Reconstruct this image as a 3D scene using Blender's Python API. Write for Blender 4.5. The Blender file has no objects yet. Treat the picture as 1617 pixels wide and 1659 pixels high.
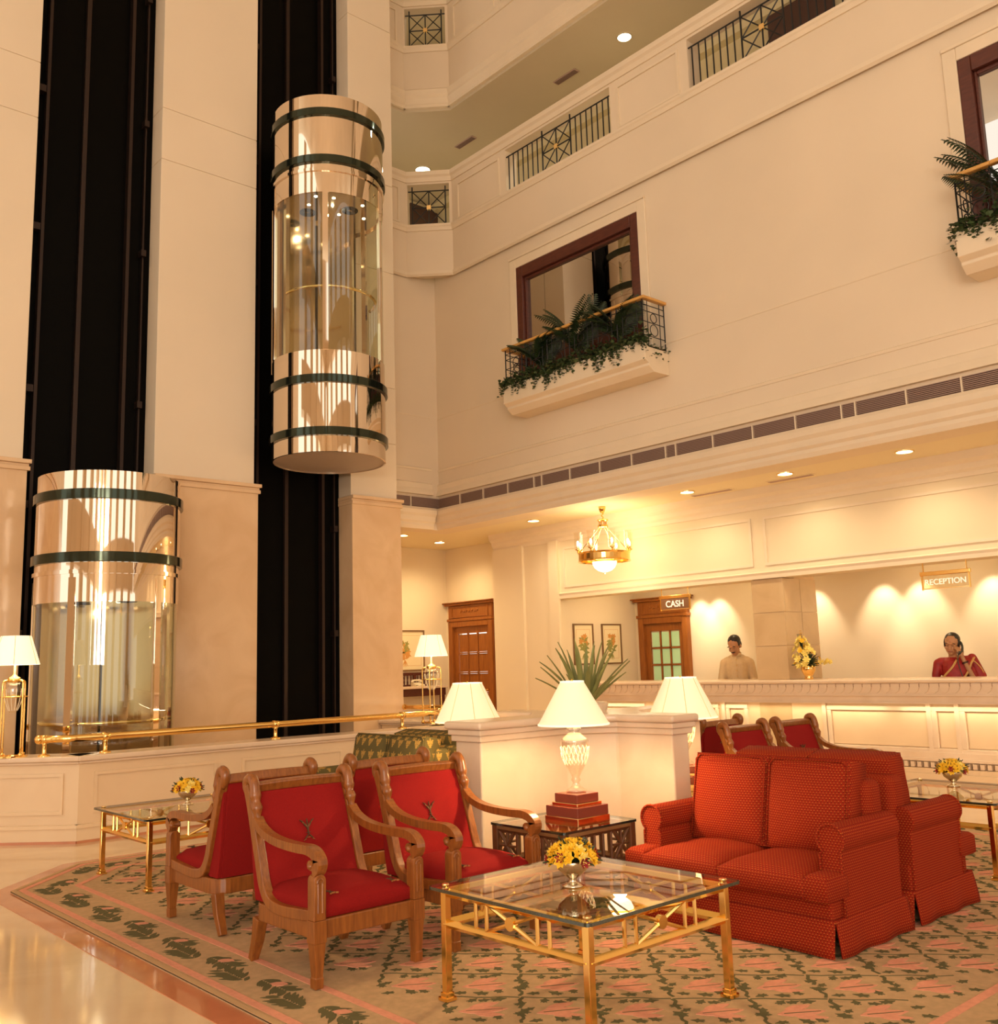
import bpy, bmesh, math, random
from mathutils import Vector, Matrix
D = bpy.data
SC = bpy.context.scene
COL = SC.collection
PI = math.pi
RND = random.Random(11)

# ------------------------------------------------------------------ camera, world, light, exposure
CX, CY = 1617 / 2, 1659 / 2
RV = (2605 - CX, 1022 - CY)
LV = (-622 - CX, 1121 - CY)
FPX = math.sqrt(-(RV[0] * LV[0] + RV[1] * LV[1]))
ax = Vector((RV[0], RV[1], FPX)).normalized()
ay = Vector((LV[0], LV[1], FPX)).normalized()
az = ax.cross(ay).normalized()
if az.y > 0:
    az = -az
W = Matrix((ax, ay, az))                       # world = W @ (right, down, forward)
cam_d = D.cameras.new('camera')
cam = D.objects.new('camera', cam_d)
COL.objects.link(cam)
r_, u_, b_ = W @ Vector((1, 0, 0)), W @ Vector((0, -1, 0)), W @ Vector((0, 0, -1))
m4 = Matrix((r_, u_, b_)).transposed().to_4x4()
m4.translation = Vector((0, 0, 1.4))
cam.matrix_world = m4
cam_d.sensor_fit = 'HORIZONTAL'
cam_d.sensor_width = 36
cam_d.lens = FPX * 36 / 1617
cam_d.clip_end = 200
SC.camera = cam

wd = D.worlds.new('atrium_ambient')
SC.world = wd
wd.use_nodes = True
wd.node_tree.nodes['Background'].inputs[0].default_value = (1.0, 0.89, 0.75, 1)
wd.node_tree.nodes['Background'].inputs[1].default_value = 1.12

def area(name, loc, target, size, power, color=(1, .76, .48), sy=None):
    l = D.lights.new(name, 'AREA')
    l.energy = power; l.color = color; l.size = size
    if sy: l.shape = 'RECTANGLE'; l.size_y = sy
    o = D.objects.new(name, l); COL.objects.link(o)
    o.location = loc
    o.rotation_euler = (Vector(target) - Vector(loc)).to_track_quat('-Z', 'Y').to_euler()
    return o
area('entrance_window_light', (-6.0, -6.0, 4.2), (8, 9, 7), 8.0, 1500, (1, .88, .72), 5)

def lamp_light(name, loc, power, radius=.04, color=(1, .74, .40)):
    l = D.lights.new(name, 'POINT'); l.energy = power; l.color = color; l.shadow_soft_size = radius
    o = D.objects.new(name, l); COL.objects.link(o); o.location = loc
    return o

def spot_light(name, loc, target, power, angle, blend=.6, color=(1, .80, .50), radius=.03):
    l = D.lights.new(name, 'SPOT'); l.energy = power; l.color = color
    l.spot_size = math.radians(angle); l.spot_blend = blend; l.shadow_soft_size = radius
    o = D.objects.new(name, l); COL.objects.link(o); o.location = loc
    o.rotation_euler = (Vector(target) - Vector(loc)).to_track_quat('-Z', 'Y').to_euler()
    return o

SC.view_settings.view_transform = 'Standard'
SC.view_settings.look = 'None'
SC.view_settings.gamma = 1
SC.view_settings.use_curve_mapping = False
SC.view_settings.exposure = 0.5

# ------------------------------------------------------------------ materials
MATS = {}
def nt(name):
    m = D.materials.new(name); m.use_nodes = True
    t = m.node_tree
    return m, t, t.nodes['Principled BSDF'], t.nodes['Material Output']

def mat(name, col, rough=.5, metal=0., var=0., vscale=8., bump=0., bscale=60., stretch=None, spec=.5, coat=0., col2=None, emit=None, es=0., warp=0.):
    m, t, b, out = nt(name)
    b.inputs['Base Color'].default_value = (*col, 1)
    b.inputs['Roughness'].default_value = rough
    b.inputs['Metallic'].default_value = metal
    b.inputs['Specular IOR Level'].default_value = spec
    b.inputs['Coat Weight'].default_value = coat
    if emit:
        b.inputs['Emission Color'].default_value = (*emit, 1)
        b.inputs['Emission Strength'].default_value = es
    if var or bump:
        tc = t.nodes.new('ShaderNodeTexCoord')
        mp = t.nodes.new('ShaderNodeMapping')
        t.links.new(tc.outputs['Object'], mp.inputs[0])
        if stretch: mp.inputs['Scale'].default_value = stretch
    if var:
        n = t.nodes.new('ShaderNodeTexNoise'); n.inputs['Scale'].default_value = vscale
        n.inputs['Detail'].default_value = 6; n.inputs['Distortion'].default_value = warp
        t.links.new(mp.outputs[0], n.inputs['Vector'])
        r = t.nodes.new('ShaderNodeValToRGB')
        c2 = col2 or tuple(max(0, c * (1 - var)) for c in col)
        c1 = col if col2 else tuple(min(1, c * (1 + var * .6)) for c in col)
        r.color_ramp.elements[0].position = .3; r.color_ramp.elements[0].color = (*c2, 1)
        r.color_ramp.elements[1].position = .7; r.color_ramp.elements[1].color = (*c1, 1)
        t.links.new(n.outputs['Fac'], r.inputs[0])
        t.links.new(r.outputs[0], b.inputs['Base Color'])
    if bump:
        n2 = t.nodes.new('ShaderNodeTexNoise'); n2.inputs['Scale'].default_value = bscale
        n2.inputs['Detail'].default_value = 3
        t.links.new(mp.outputs[0], n2.inputs['Vector'])
        bp = t.nodes.new('ShaderNodeBump'); bp.inputs['Strength'].default_value = bump
        bp.inputs['Distance'].default_value = .01
        t.links.new(n2.outputs['Fac'], bp.inputs['Height'])
        t.links.new(bp.outputs[0], b.inputs['Normal'])
    MATS[name] = m
    return m

def glass(name, tint, gloss=1.0, ior=1.5, rough=0.0, base=0.0):
    m, t, b, out = nt(name)
    t.nodes.remove(b)
    tr = t.nodes.new('ShaderNodeBsdfTransparent'); tr.inputs[0].default_value = (*tint, 1)
    gl = t.nodes.new('ShaderNodeBsdfGlossy'); gl.inputs['Roughness'].default_value = rough
    gl.inputs['Color'].default_value = (gloss, gloss, gloss, 1)
    fr = t.nodes.new('ShaderNodeFresnel'); fr.inputs[0].default_value = ior
    mx = t.nodes.new('ShaderNodeMixShader')
    ge = t.nodes.new('ShaderNodeNewGeometry')
    def front_only(sock):
        k = t.nodes.new('ShaderNodeMath'); k.operation = 'SUBTRACT'; k.inputs[0].default_value = 1; t.links.new(ge.outputs['Backfacing'], k.inputs[1])
        q = t.nodes.new('ShaderNodeMath'); q.operation = 'MULTIPLY'; t.links.new(sock, q.inputs[0]); t.links.new(k.outputs[0], q.inputs[1])
        return q.outputs[0]
    if base:
        ad = t.nodes.new('ShaderNodeMath'); ad.operation = 'MULTIPLY_ADD'; ad.use_clamp = True
        ad.inputs[1].default_value = 1 - base; ad.inputs[2].default_value = base
        t.links.new(fr.outputs[0], ad.inputs[0]); t.links.new(front_only(ad.outputs[0]), mx.inputs[0])
    else:
        t.links.new(front_only(fr.outputs[0]), mx.inputs[0])
    t.links.new(tr.outputs[0], mx.inputs[1]); t.links.new(gl.outputs[0], mx.inputs[2])
    t.links.new(mx.outputs[0], out.inputs[0])
    MATS[name] = m
    return m

def uv_pattern(name, base, dot, dot2, pu, pv, kind):
    m, t, b, out = nt(name)
    b.inputs['Roughness'].default_value = .85
    b.inputs['Specular IOR Level'].default_value = .12
    N = t.nodes.new; L = t.links.new
    uv = N('ShaderNodeUVMap'); uv.uv_map = 'UVMap'
    sp = N('ShaderNodeSeparateXYZ'); L(uv.outputs[0], sp.inputs[0])
    def M(op, a, b_=None, c=None):
        n = N('ShaderNodeMath'); n.operation = op
        for i, v in enumerate((a, b_, c)):
            if v is None: continue
            if isinstance(v, (int, float)): n.inputs[i].default_value = v
            else: L(v, n.inputs[i])
        return n.outputs[0]
    v = M('DIVIDE', sp.outputs[1], pv)
    row = M('FLOOR', v)
    half = M('MULTIPLY', M('MODULO', row, 2.0), .5)
    u = M('ADD', M('DIVIDE', sp.outputs[0], pu), M('ABSOLUTE', half))
    fu = M('SUBTRACT', M('FRACT', u), .5); fv = M('SUBTRACT', M('FRACT', v), .5)
    def ell(cx, cy, rx, ry):
        a = M('DIVIDE', M('SUBTRACT', fu, cx), rx); c = M('DIVIDE', M('SUBTRACT', fv, cy), ry)
        return M('LESS_THAN', M('ADD', M('MULTIPLY', a, a), M('MULTIPLY', c, c)), 1.0)
    mix = N('ShaderNodeMixRGB'); mix.inputs[1].default_value = (*base, 1); mix.inputs[2].default_value = (*dot, 1)
    if kind == 'dots':
        L(ell(0, .12, .15, .17), mix.inputs[0])
        mix2 = N('ShaderNodeMixRGB'); L(mix.outputs[0], mix2.inputs[1]); mix2.inputs[2].default_value = (*dot2, 1)
        L(ell(0.0, -.30, .20, .14), mix2.inputs[0])
        res = mix2.outputs[0]
    else:
        acc = ell(0, .08, .07, .3)
        for e in ((-.17, .05, .09, .16), (.17, .05, .09, .16), (-.24, .17, .08, .05), (.24, .17, .08, .05), (0, -.16, .2, .045), (0, -.27, .1, .1)):
            acc = M('MAXIMUM', acc, ell(*e))
        L(acc, mix.inputs[0]); res = mix.outputs[0]
    L(res, b.inputs['Base Color'])
    nz = N('ShaderNodeTexNoise'); nz.inputs['Scale'].default_value = 350
    bp = N('ShaderNodeBump'); bp.inputs['Strength'].default_value = .25; bp.inputs['Distance'].default_value = .004
    L(nz.outputs['Fac'], bp.inputs['Height']); L(bp.outputs[0], b.inputs['Normal'])
    MATS[name] = m
    return m

PLASTER = mat('cream_plaster', (.80, .66, .49), .75, var=.05, vscale=.6, bump=.04, bscale=160)
PLASTER2 = mat('warm_plaster', (.82, .68, .47), .8, var=.04, vscale=.7)
TRIM = mat('cream_moulding', (.82, .68, .50), .6, var=.03, vscale=3)
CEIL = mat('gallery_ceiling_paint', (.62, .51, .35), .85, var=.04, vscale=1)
SOFFIT = mat('soffit_paint', (.84, .71, .47), .8)
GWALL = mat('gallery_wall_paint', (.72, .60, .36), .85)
DADO = mat('rose_beige_marble', (.80, .56, .34), .14, var=.12, vscale=1.6, warp=1.2, col2=(.70, .46, .26), spec=.5)
STONE = mat('cream_marble', (.82, .62, .40), .2, var=.1, vscale=1.7, warp=1.0, col2=(.78, .57, .36), spec=.45)
STONE_L = mat('pale_pink_marble', (.82, .64, .47), .22, var=.08, vscale=2.2, warp=.8, col2=(.73, .54, .37))
FLOORM = mat('polished_cream_marble_floor', (.80, .60, .38), .08, var=.12, vscale=1.3, warp=1.6, col2=(.72, .52, .32), spec=.5)
REDM = mat('terracotta_marble', (.62, .25, .12), .06, var=.15, vscale=2.5, warp=1.0, col2=(.50, .19, .09), spec=.6)
BLACK = mat('black_shaft_glass', (.003, .0025, .002), .35, spec=.04)
BLACKM = mat('black_metal', (.006, .005, .004), .6, spec=.1)
RAILM = mat('dark_bronze_rail', (.03, .016, .011), .4, metal=.5)
CHROME = mat('mirror_champagne_steel', (.80, .69, .57), .025, metal=1)
CHROME2 = mat('bright_steel', (.78, .70, .60), .08, metal=1)
GREENGL = mat('dark_green_glass_band', (.050, .062, .045), .10, metal=.85)
BRASS = mat('polished_brass', (.95, .62, .20), .13, metal=1)
BRASSL = mat('pale_brass', (.98, .76, .38), .12, metal=1)
IRON = mat('black_wrought_iron', (.012, .012, .013), .5)
CHAIRW = mat('honey_cherry_wood', (.34, .110, .020), .32, var=.3, vscale=5, stretch=(14, 14, 1.6), coat=.15, col2=(.20, .058, .011))
DOORW = mat('orange_mahogany', (.36, .12, .022), .3, var=.25, vscale=4, stretch=(12, 12, 1.2), spec=.25, col2=(.25, .075, .014))
FRAMEW = mat('maroon_mahogany', (.12, .030, .018), .35, var=.3, vscale=4, stretch=(10, 2, 10), col2=(.075, .018, .011))
RATTAN = mat('dark_rattan_wood', (.13, .05, .018), .35, var=.2, vscale=12)
HANDW = mat('golden_oak_handrail', (.70, .36, .09), .35, var=.15, vscale=6)
REDF = mat('crimson_wool', (.28, .011, .010), .9, var=.12, vscale=220, bump=.35, bscale=500, spec=.12)
EMB = mat('olive_embroidery', (.09, .045, .014), .8)
EMBG = mat('gold_embroidery', (.36, .13, .03), .8)
SOFAF = uv_pattern('red_dotted_weave', (.275, .020, .0055), (.48, .14, .025), (.09, .006, .003), .017, .0125, 'dots')
GREENF = uv_pattern('olive_fleur_weave', (.12, .092, .033), (.42, .24, .06), (0, 0, 0), .105, .105, 'fleur')
CARPET = mat('tan_carpet', (.72, .47, .255), .95, var=.12, vscale=26, bump=.9, bscale=420, spec=.1)
CARPG = mat('moss_green_pile', (.14, .122, .055), .95, bump=.5, bscale=400, spec=.1)
CARPP = mat('rose_pink_pile', (.78, .34, .22), .95, var=.1, vscale=40, bump=.5, bscale=400, spec=.1)
CARPD = mat('khaki_pile', (.58, .37, .19), .95, bump=.5, bscale=400, spec=.1)
GLASS_T = glass('table_glass', (.93, .95, .90), .95, 1.6, base=.06)
GLASS_C = glass('smoked_green_cab_glass', (.78, .80, .68), 1.0, 1.5, base=.05)
GLASS_E = mat('glass_edge_green', (.02, .035, .025), .1, spec=.8)
GLASS_K = glass('crystal', (.97, .95, .90), 1.0, 1.6, rough=.08, base=.12)
GLASS_H = glass('hurricane_glass', (.98, .95, .88), 1.0, 1.3, rough=.05, base=.04)
WINGL = glass('mirrored_window_glass', (.10, .09, .07), .78, 1.6, base=.80)
PANEG = mat('pale_green_glow_pane', (.42, .62, .36), .3, emit=(.45, .72, .30), es=.13)  # faint green glow put into the door panes
SHADE = mat('cream_lampshade', (.95, .84, .60), .8, emit=(1, .77, .46), es=.34)
SHADEW = mat('white_lampshade', (.95, .90, .78), .8, emit=(1, .84, .55), es=.52)
GLOW = mat('warm_lamp_glow', (1, .95, .8), .5, emit=(1, .90, .66), es=9)
BOWLG = mat('opal_glass_bowl', (1, .95, .8), .4, emit=(1, .90, .68), es=2.0)
FLUO = mat('downlight_glow', (1, 1, .9), .5, emit=(1, 1, .72), es=7)
HALO = mat('warm_downlight_glow', (1, .95, .8), .5, emit=(1, .92, .62), es=7)
TUBE = mat('strip_light_glow', (1, .95, .8), .5, emit=(1, .90, .60), es=2.2)
GRIL = mat('taupe_grille', (.50, .33, .26), .5)
GRILD = mat('grille_gap_dark', (.22, .135, .105), .8)
LEAF = mat('deep_green_leaf', (.030, .052, .016), .45, var=.35, vscale=9)
LEAFA = mat('agave_leaf', (.26, .27, .08), .45, var=.3, vscale=6)
IVY = mat('ivy_leaf', (.045, .075, .022), .5, var=.5, vscale=14)
YEL = mat('yellow_petal', (.90, .52, .015), .6)
YELP = mat('pale_yellow_petal', (.92, .72, .18), .6)
ROSE = mat('deep_red_petal', (.30, .010, .012), .6)
SILV = mat('aged_silver', (.72, .60, .42), .2, metal=1)
PAPER = mat('ivory_print_paper', (.88, .74, .46), .7)
PFRAME = mat('dark_gilt_frame', (.20, .10, .035), .4)
INKG = mat('botanical_green_ink', (.32, .30, .08), .8)
INKO = mat('botanical_orange_ink', (.66, .30, .07), .8)
SKIN = mat('brown_skin', (.50, .24, .11), .5)
HAIR = mat('black_hair', (.012, .008, .006), .4)
JACK = mat('beige_jacket_cloth', (.70, .50, .27), .85, var=.06, vscale=30)
SARI = mat('crimson_sari_silk', (.36, .014, .012), .55, var=.2, vscale=18)
GOLDC = mat('gold_sari_border', (.74, .42, .12), .5)
PHONE = mat('dark_phone_plastic', (.045, .045, .035), .35)
PHONEW = mat('ivory_phone_plastic', (.85, .74, .55), .4)
WHITE = mat('white_letter_glow_paint', (1, .95, .85), .5, emit=(1, .95, .85), es=.15)  # slight glow put into the white letters
SIGNB = mat('brown_sign_plate', (.20, .085, .03), .35)
SIGNG = glass('frosted_sign_glass', (.92, .86, .70), 1, 1.4, rough=.2, base=.08)
ETCH = mat('etched_white_glow', (.98, .94, .84), .5, emit=(1, .95, .8), es=.12)  # faint emission added to brighten the etched lettering
SOIL = mat('dark_soil', (.05, .03, .015), .95)
DARKDOOR = mat('plum_brown_door', (.085, .040, .030), .5)

# ------------------------------------------------------------------ mesh builder
def frame_from(t):
    t = t.normalized()
    a = Vector((0, 0, 1)) if abs(t.z) < .95 else Vector((1, 0, 0))
    x = a.cross(t).normalized()
    return x, t.cross(x).normalized()

class MB:
    def __init__(s): s.v = []; s.f = []
    def add(s, vs, fs):
        o = len(s.v)
        s.v.extend(Vector(p) for p in vs)
        s.f.extend([tuple(i + o for i in f) for f in fs])
        return s
    def box(s, x0, x1, y0, y1, z0, z1, M=None):
        vs = [Vector((x, y, z)) for z in (z0, z1) for y in (y0, y1) for x in (x0, x1)]
        if M: vs = [M @ p for p in vs]
        return s.add(vs, [(0, 2, 3, 1), (4, 5, 7, 6), (0, 1, 5, 4), (2, 6, 7, 3), (0, 4, 6, 2), (1, 3, 7, 5)])
    def extr(s, poly, vec):
        n = len(poly); vec = Vector(vec)
        a = [Vector(p) for p in poly]; b = [p + vec for p in a]
        nn = Vector()
        for i in range(n):
            nn += (a[i] - a[0]).cross(a[(i + 1) % n] - a[0])
        fs = [tuple(range(n - 1, -1, -1)), tuple(range(n, 2 * n))] + [(i, (i + 1) % n, n + (i + 1) % n, n + i) for i in range(n)]
        if nn.dot(vec) < 0: fs = [tuple(reversed(f)) for f in fs]
        return s.add(a + b, fs)
    def prism(s, pts, z0, z1):
        return s.extr([(x, y, z0) for x, y in pts], (0, 0, z1 - z0))
    def tube(s, path, r, n=8, cap=True, closed=False, flat=1.0):
        P = [Vector(p) for p in path]; k = len(P)
        rs = r if isinstance(r, (list, tuple)) else [r] * k
        vs = []; x = None
        for i in range(k):
            if closed: t = P[(i + 1) % k] - P[i - 1]
            else: t = P[min(i + 1, k - 1)] - P[max(i - 1, 0)]
            if t.length < 1e-9: t = Vector((0, 0, 1))
            t.normalize()
            if x is None: x, y = frame_from(t)
            else:
                x = x - t * x.dot(t)
                if x.length < 1e-6: x, y = frame_from(t)
                x.normalize(); y = t.cross(x)
            for j in range(n):
                a = 2 * PI * j / n
                vs.append(P[i] + x * (math.cos(a) * rs[i]) + y * (math.sin(a) * rs[i] * flat))
        fs = []
        for i in range(k if closed else k - 1):
            for j in range(n):
                a, b = i * n + j, i * n + (j + 1) % n
                c, d = ((i + 1) % k) * n + (j + 1) % n, ((i + 1) % k) * n + j
                fs.append((a, b, c, d))
        if cap and not closed:
            fs.append(tuple(range(n - 1, -1, -1))); fs.append(tuple(range((k - 1) * n, k * n)))
        return s.add(vs, fs)
    def rectsweep(s, path, w, h, side):
        # rectangular section swept along a planar path; 'side' is the constant width direction
        P = [Vector(p) for p in path]; k = len(P); sd = Vector(side).normalized()
        ws = w if isinstance(w, (list, tuple)) else [w] * k
        hs = h if isinstance(h, (list, tuple)) else [h] * k
        vs = []
        for i in range(k):
            t = (P[min(i + 1, k - 1)] - P[max(i - 1, 0)]).normalized()
            nrm = t.cross(sd).normalized()
            a = sd * (ws[i] / 2); b = nrm * (hs[i] / 2)
            vs += [P[i] - a - b, P[i] + a - b, P[i] + a + b, P[i] - a + b]
        fs = [(3, 2, 1, 0), tuple(4 * (k - 1) + j for j in range(4))]
        for i in range(k - 1):
            for j in range(4):
                fs.append((4 * i + j, 4 * i + (j + 1) % 4, 4 * i + 4 + (j + 1) % 4, 4 * i + 4 + j))
        return s.add(vs, fs)
    def lathe(s, prof, n=24, c=(0, 0, 0), axis=None, a0=0., a1=2 * PI):
        full = abs(a1 - a0 - 2 * PI) < 1e-6
        c = Vector(c); k = len(prof); m = n if full else n + 1
        if axis:
            zz = Vector(axis).normalized(); xx, yy = frame_from(zz)
        else: xx, yy, zz = Vector((1, 0, 0)), Vector((0, 1, 0)), Vector((0, 0, 1))
        vs = []
        for r, z in prof:
            for j in range(m):
                a = a0 + (a1 - a0) * j / n
                vs.append(c + xx * (r * math.cos(a)) + yy * (r * math.sin(a)) + zz * z)
        fs = []
        for i in range(k - 1):
            for j in range(n):
                j2 = (j + 1) % m
                fs.append((i * m + j, i * m + j2, (i + 1) * m + j2, (i + 1) * m + j))
        return s.add(vs, fs)
    def ball(s, c, r, n=10, sc=(1, 1, 1), M=None):
        c = Vector(c); k = max(4, n // 2 + 1)
        vs = []; fs = []
        for i in range(k + 1):
            th = PI * i / k
            for j in range(n):
                a = 2 * PI * j / n
                p = Vector((math.sin(th) * math.cos(a) * sc[0], math.sin(th) * math.sin(a) * sc[1], -math.cos(th) * sc[2])) * r
                if M: p = M @ p
                vs.append(c + p)
        for i in range(k):
            for j in range(n):
                fs.append((i * n + j, i * n + (j + 1) % n, (i + 1) * n + (j + 1) % n, (i + 1) * n + j))
        return s.add(vs, fs)
    def capsule(s, a, b, ra, rb, n=12):
        a, b = Vector(a), Vector(b); s.ball(a, ra, n); s.ball(b, rb, n)
        return s.tube([a, b], [ra, rb], n)
    def xf(s, M, i0=0):
        for i in range(i0, len(s.v)): s.v[i] = M @ s.v[i]
        return s
    def build(s, name, m, parent=None, smooth=False, bevel=0., uv=False, seg=2, weld=False, auto=None):
        me = D.meshes.new(name)
        me.from_pydata([tuple(p) for p in s.v], [], s.f)
        if weld:
            b = bmesh.new(); b.from_mesh(me); bmesh.ops.remove_doubles(b, verts=b.verts, dist=1e-5)
            bmesh.ops.recalc_face_normals(b, faces=b.faces); b.to_mesh(me); b.free()
        me.materials.append(m)
        if smooth: me.shade_smooth()
        if uv:
            lay = me.uv_layers.new(name='UVMap')
            for p in me.polygons:
                n = p.normal
                ax_ = max(range(3), key=lambda q: abs(n[q]))
                for li in p.loop_indices:
                    c = me.vertices[me.loops[li].vertex_index].co
                    lay.data[li].uv = (c.y, c.z) if ax_ == 0 else ((c.x, c.z) if ax_ == 1 else (c.x, c.y))
        o = D.objects.new(name, me); COL.objects.link(o)
        if parent: o.parent = parent
        if bevel:
            mod = o.modifiers.new('bevel', 'BEVEL'); mod.width = bevel; mod.segments = seg; mod.limit_method = 'ANGLE'
            mod.angle_limit = math.radians(40)
            me.shade_smooth() if seg > 2 else None
            if seg > 2:
                wn = o.modifiers.new('wn', 'WEIGHTED_NORMAL')
        return o

def tag(o, label, cat, group=None, kind=None):
    o['label'] = label; o['category'] = cat
    if group: o['group'] = group
    if kind: o['kind'] = kind
    return o
def struct(o, label=None, cat=None):
    o['kind'] = 'structure'
    if label: o['label'] = label
    if cat: o['category'] = cat
    return o
def empty(name, loc=(0, 0, 0), rz=0., label=None, cat=None, group=None, kind=None):
    o = D.objects.new(name, None); COL.objects.link(o)
    o.location = loc; o.rotation_euler = (0, 0, rz); o.empty_display_size = .1
    if label: tag(o, label, cat, group, kind)
    return o
def link(o, parent):
    COL.objects.link(o); o.parent = parent; return o
def inst(src, name, parent, loc=(0, 0, 0), rot=(0, 0, 0), sc=(1, 1, 1)):
    o = D.objects.new(name, src.data if hasattr(src, 'data') else src); COL.objects.link(o); o.parent = parent
    o.location = loc; o.rotation_euler = rot; o.scale = sc
    return o
def copy_tree(o, parent=None):
    c = o.copy(); COL.objects.link(c); c.parent = parent
    for ch in list(o.children): copy_tree(ch, c)
    return c
def dup(o, loc, rz, label, group=None):
    c = copy_tree(o); c.location = loc; c.rotation_euler = (0, 0, rz); c['label'] = label
    if group: c['group'] = group
    return c
def bez(pts, n=6):
    # Catmull-Rom through the points
    P = [Vector(p) for p in pts]; out = []
    for i in range(len(P) - 1):
        p0 = P[max(i - 1, 0)]; p1 = P[i]; p2 = P[i + 1]; p3 = P[min(i + 2, len(P) - 1)]
        for k in range(n):
            t = k / n
            out.append(.5 * ((2 * p1) + (p2 - p0) * t + (2 * p0 - 5 * p1 + 4 * p2 - p3) * t * t + (3 * p1 - p0 - 3 * p2 + p3) * t ** 3))
    out.append(P[-1])
    return out
def T(x, y, z): return Matrix.Translation((x, y, z))
def RZ(a): return Matrix.Rotation(a, 4, 'Z')
def RX(a): return Matrix.Rotation(a, 4, 'X')
def RY(a): return Matrix.Rotation(a, 4, 'Y')

# ------------------------------------------------------------------ setting
XU, XH, XB, YB, YE, ZS = 9.65, 10.87, 12.8, 12.2, 11.0, 3.55
TRN = [0]
def mold(mb, prof, p0, p1, out):
    o = Vector(out); p0 = Vector(p0); p1 = Vector(p1)
    mb.extr([p0 + o * a + Vector((0, 0, z)) for a, z in prof], p1 - p0)
def trim(mb, m=None, label='cream plaster moulding running along the wall', **k):
    TRN[0] += 1
    return struct(mb.build('trim_%d' % TRN[0], m or TRIM, **k), label, 'moulding')

struct(MB().box(-8, 15, -8, 15, -.2, 0).build('floor', FLOORM), 'polished cream marble lobby floor', 'floor')

# carpet with its terracotta marble surround
def octo(x0, x1, y0, y1, c):
    return [(x0, y0 + c), (x0 + c, y0), (x1 - c, y0), (x1, y0 + c), (x1, y1 - c), (x1 - c, y1), (x0 + c, y1), (x0, y1 - c)]
CXR = (2.06, 8.24, 1.5, 7.90, .64)
def inset(d):
    x0, x1, y0, y1, c = CXR
    return octo(x0 + d, x1 - d, y0 + d, y1 - d, c - d * (2 - math.sqrt(2)))
def ring(mb, a, b, z0, z1):
    n = len(a)
    for i in range(n):
        j = (i + 1) % n
        mb.prism([a[i], a[j], b[j], b[i]], z0, z1)
    return mb
struct(ring(MB(), inset(-.14), inset(0), -.01, .004).build('floor_border', REDM), 'terracotta red marble band framing the carpet', 'floor border')
carpet = MB().prism(inset(0), 0, .014).build('carpet', CARPET)
tag(carpet, 'large tan floral carpet under the seating groups', 'carpet')
pk = MB()
ring(pk, inset(.045), inset(.085), .010, .0165); ring(pk, inset(.36), inset(.40), .010, .0165)
pk.build('border_stripe', CARPP, carpet)
ring(MB(), inset(0.0), inset(.03), .010, .0165).build('edge_binding', CARPD, carpet)
def leafshape(mb, x, y, a, L, w, z, star=True):
    c, s = math.cos(a), math.sin(a)
    if star: pr = [(0, 0), (.18, .28), (.05, .62), (.38, .42), (.52, .9), (.66, .40), (1, 0), (.66, -.40), (.52, -.9), (.38, -.42), (.05, -.62), (.18, -.28)]
    else: pr = [(0, 0), (.2, .7), (.5, 1), (.8, .6), (1, 0), (.8, -.6), (.5, -1), (.2, -.7)]
    p = [(x + (u * L) * c - (v * w) * s, y + (u * L) * s + (v * w) * c) for u, v in pr]
    mb.prism(p, .011, z)
def stroke(mb, p, q, w, z, wig=.0):
    P = []
    for k in range(6):
        t = k / 5
        o = math.sin(t * 9 + p[0] * 7) * wig
        d = Vector((q[0] - p[0], q[1] - p[1])).normalized()
        P.append((p[0] + (q[0] - p[0]) * t - d.y * o, p[1] + (q[1] - p[1]) * t + d.x * o))
    for i in range(5):
        d = Vector((P[i + 1][0] - P[i][0], P[i + 1][1] - P[i][1])).normalized()
        n = Vector((-d.y, d.x)) * w * .5
        mb.prism([(P[i][0] - n.x, P[i][1] - n.y), (P[i + 1][0] - n.x, P[i + 1][1] - n.y), (P[i + 1][0] + n.x, P[i + 1][1] + n.y), (P[i][0] + n.x, P[i][1] + n.y)], .011, z)
def inside(x, y, d):
    x0, x1, y0, y1, c = CXR
    if not (x0 + d < x < x1 - d and y0 + d < y < y1 - d): return False
    cc = c + d * math.sqrt(2) - d * 0
    for sx, sy in ((x - x0, y - y0), (x1 - x, y - y0), (x - x0, y1 - y), (x1 - x, y1 - y)):
        if sx + sy < c + d * math.sqrt(2): return False
    return True
lg, fl = MB(), MB()
A = -PI / 4
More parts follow.
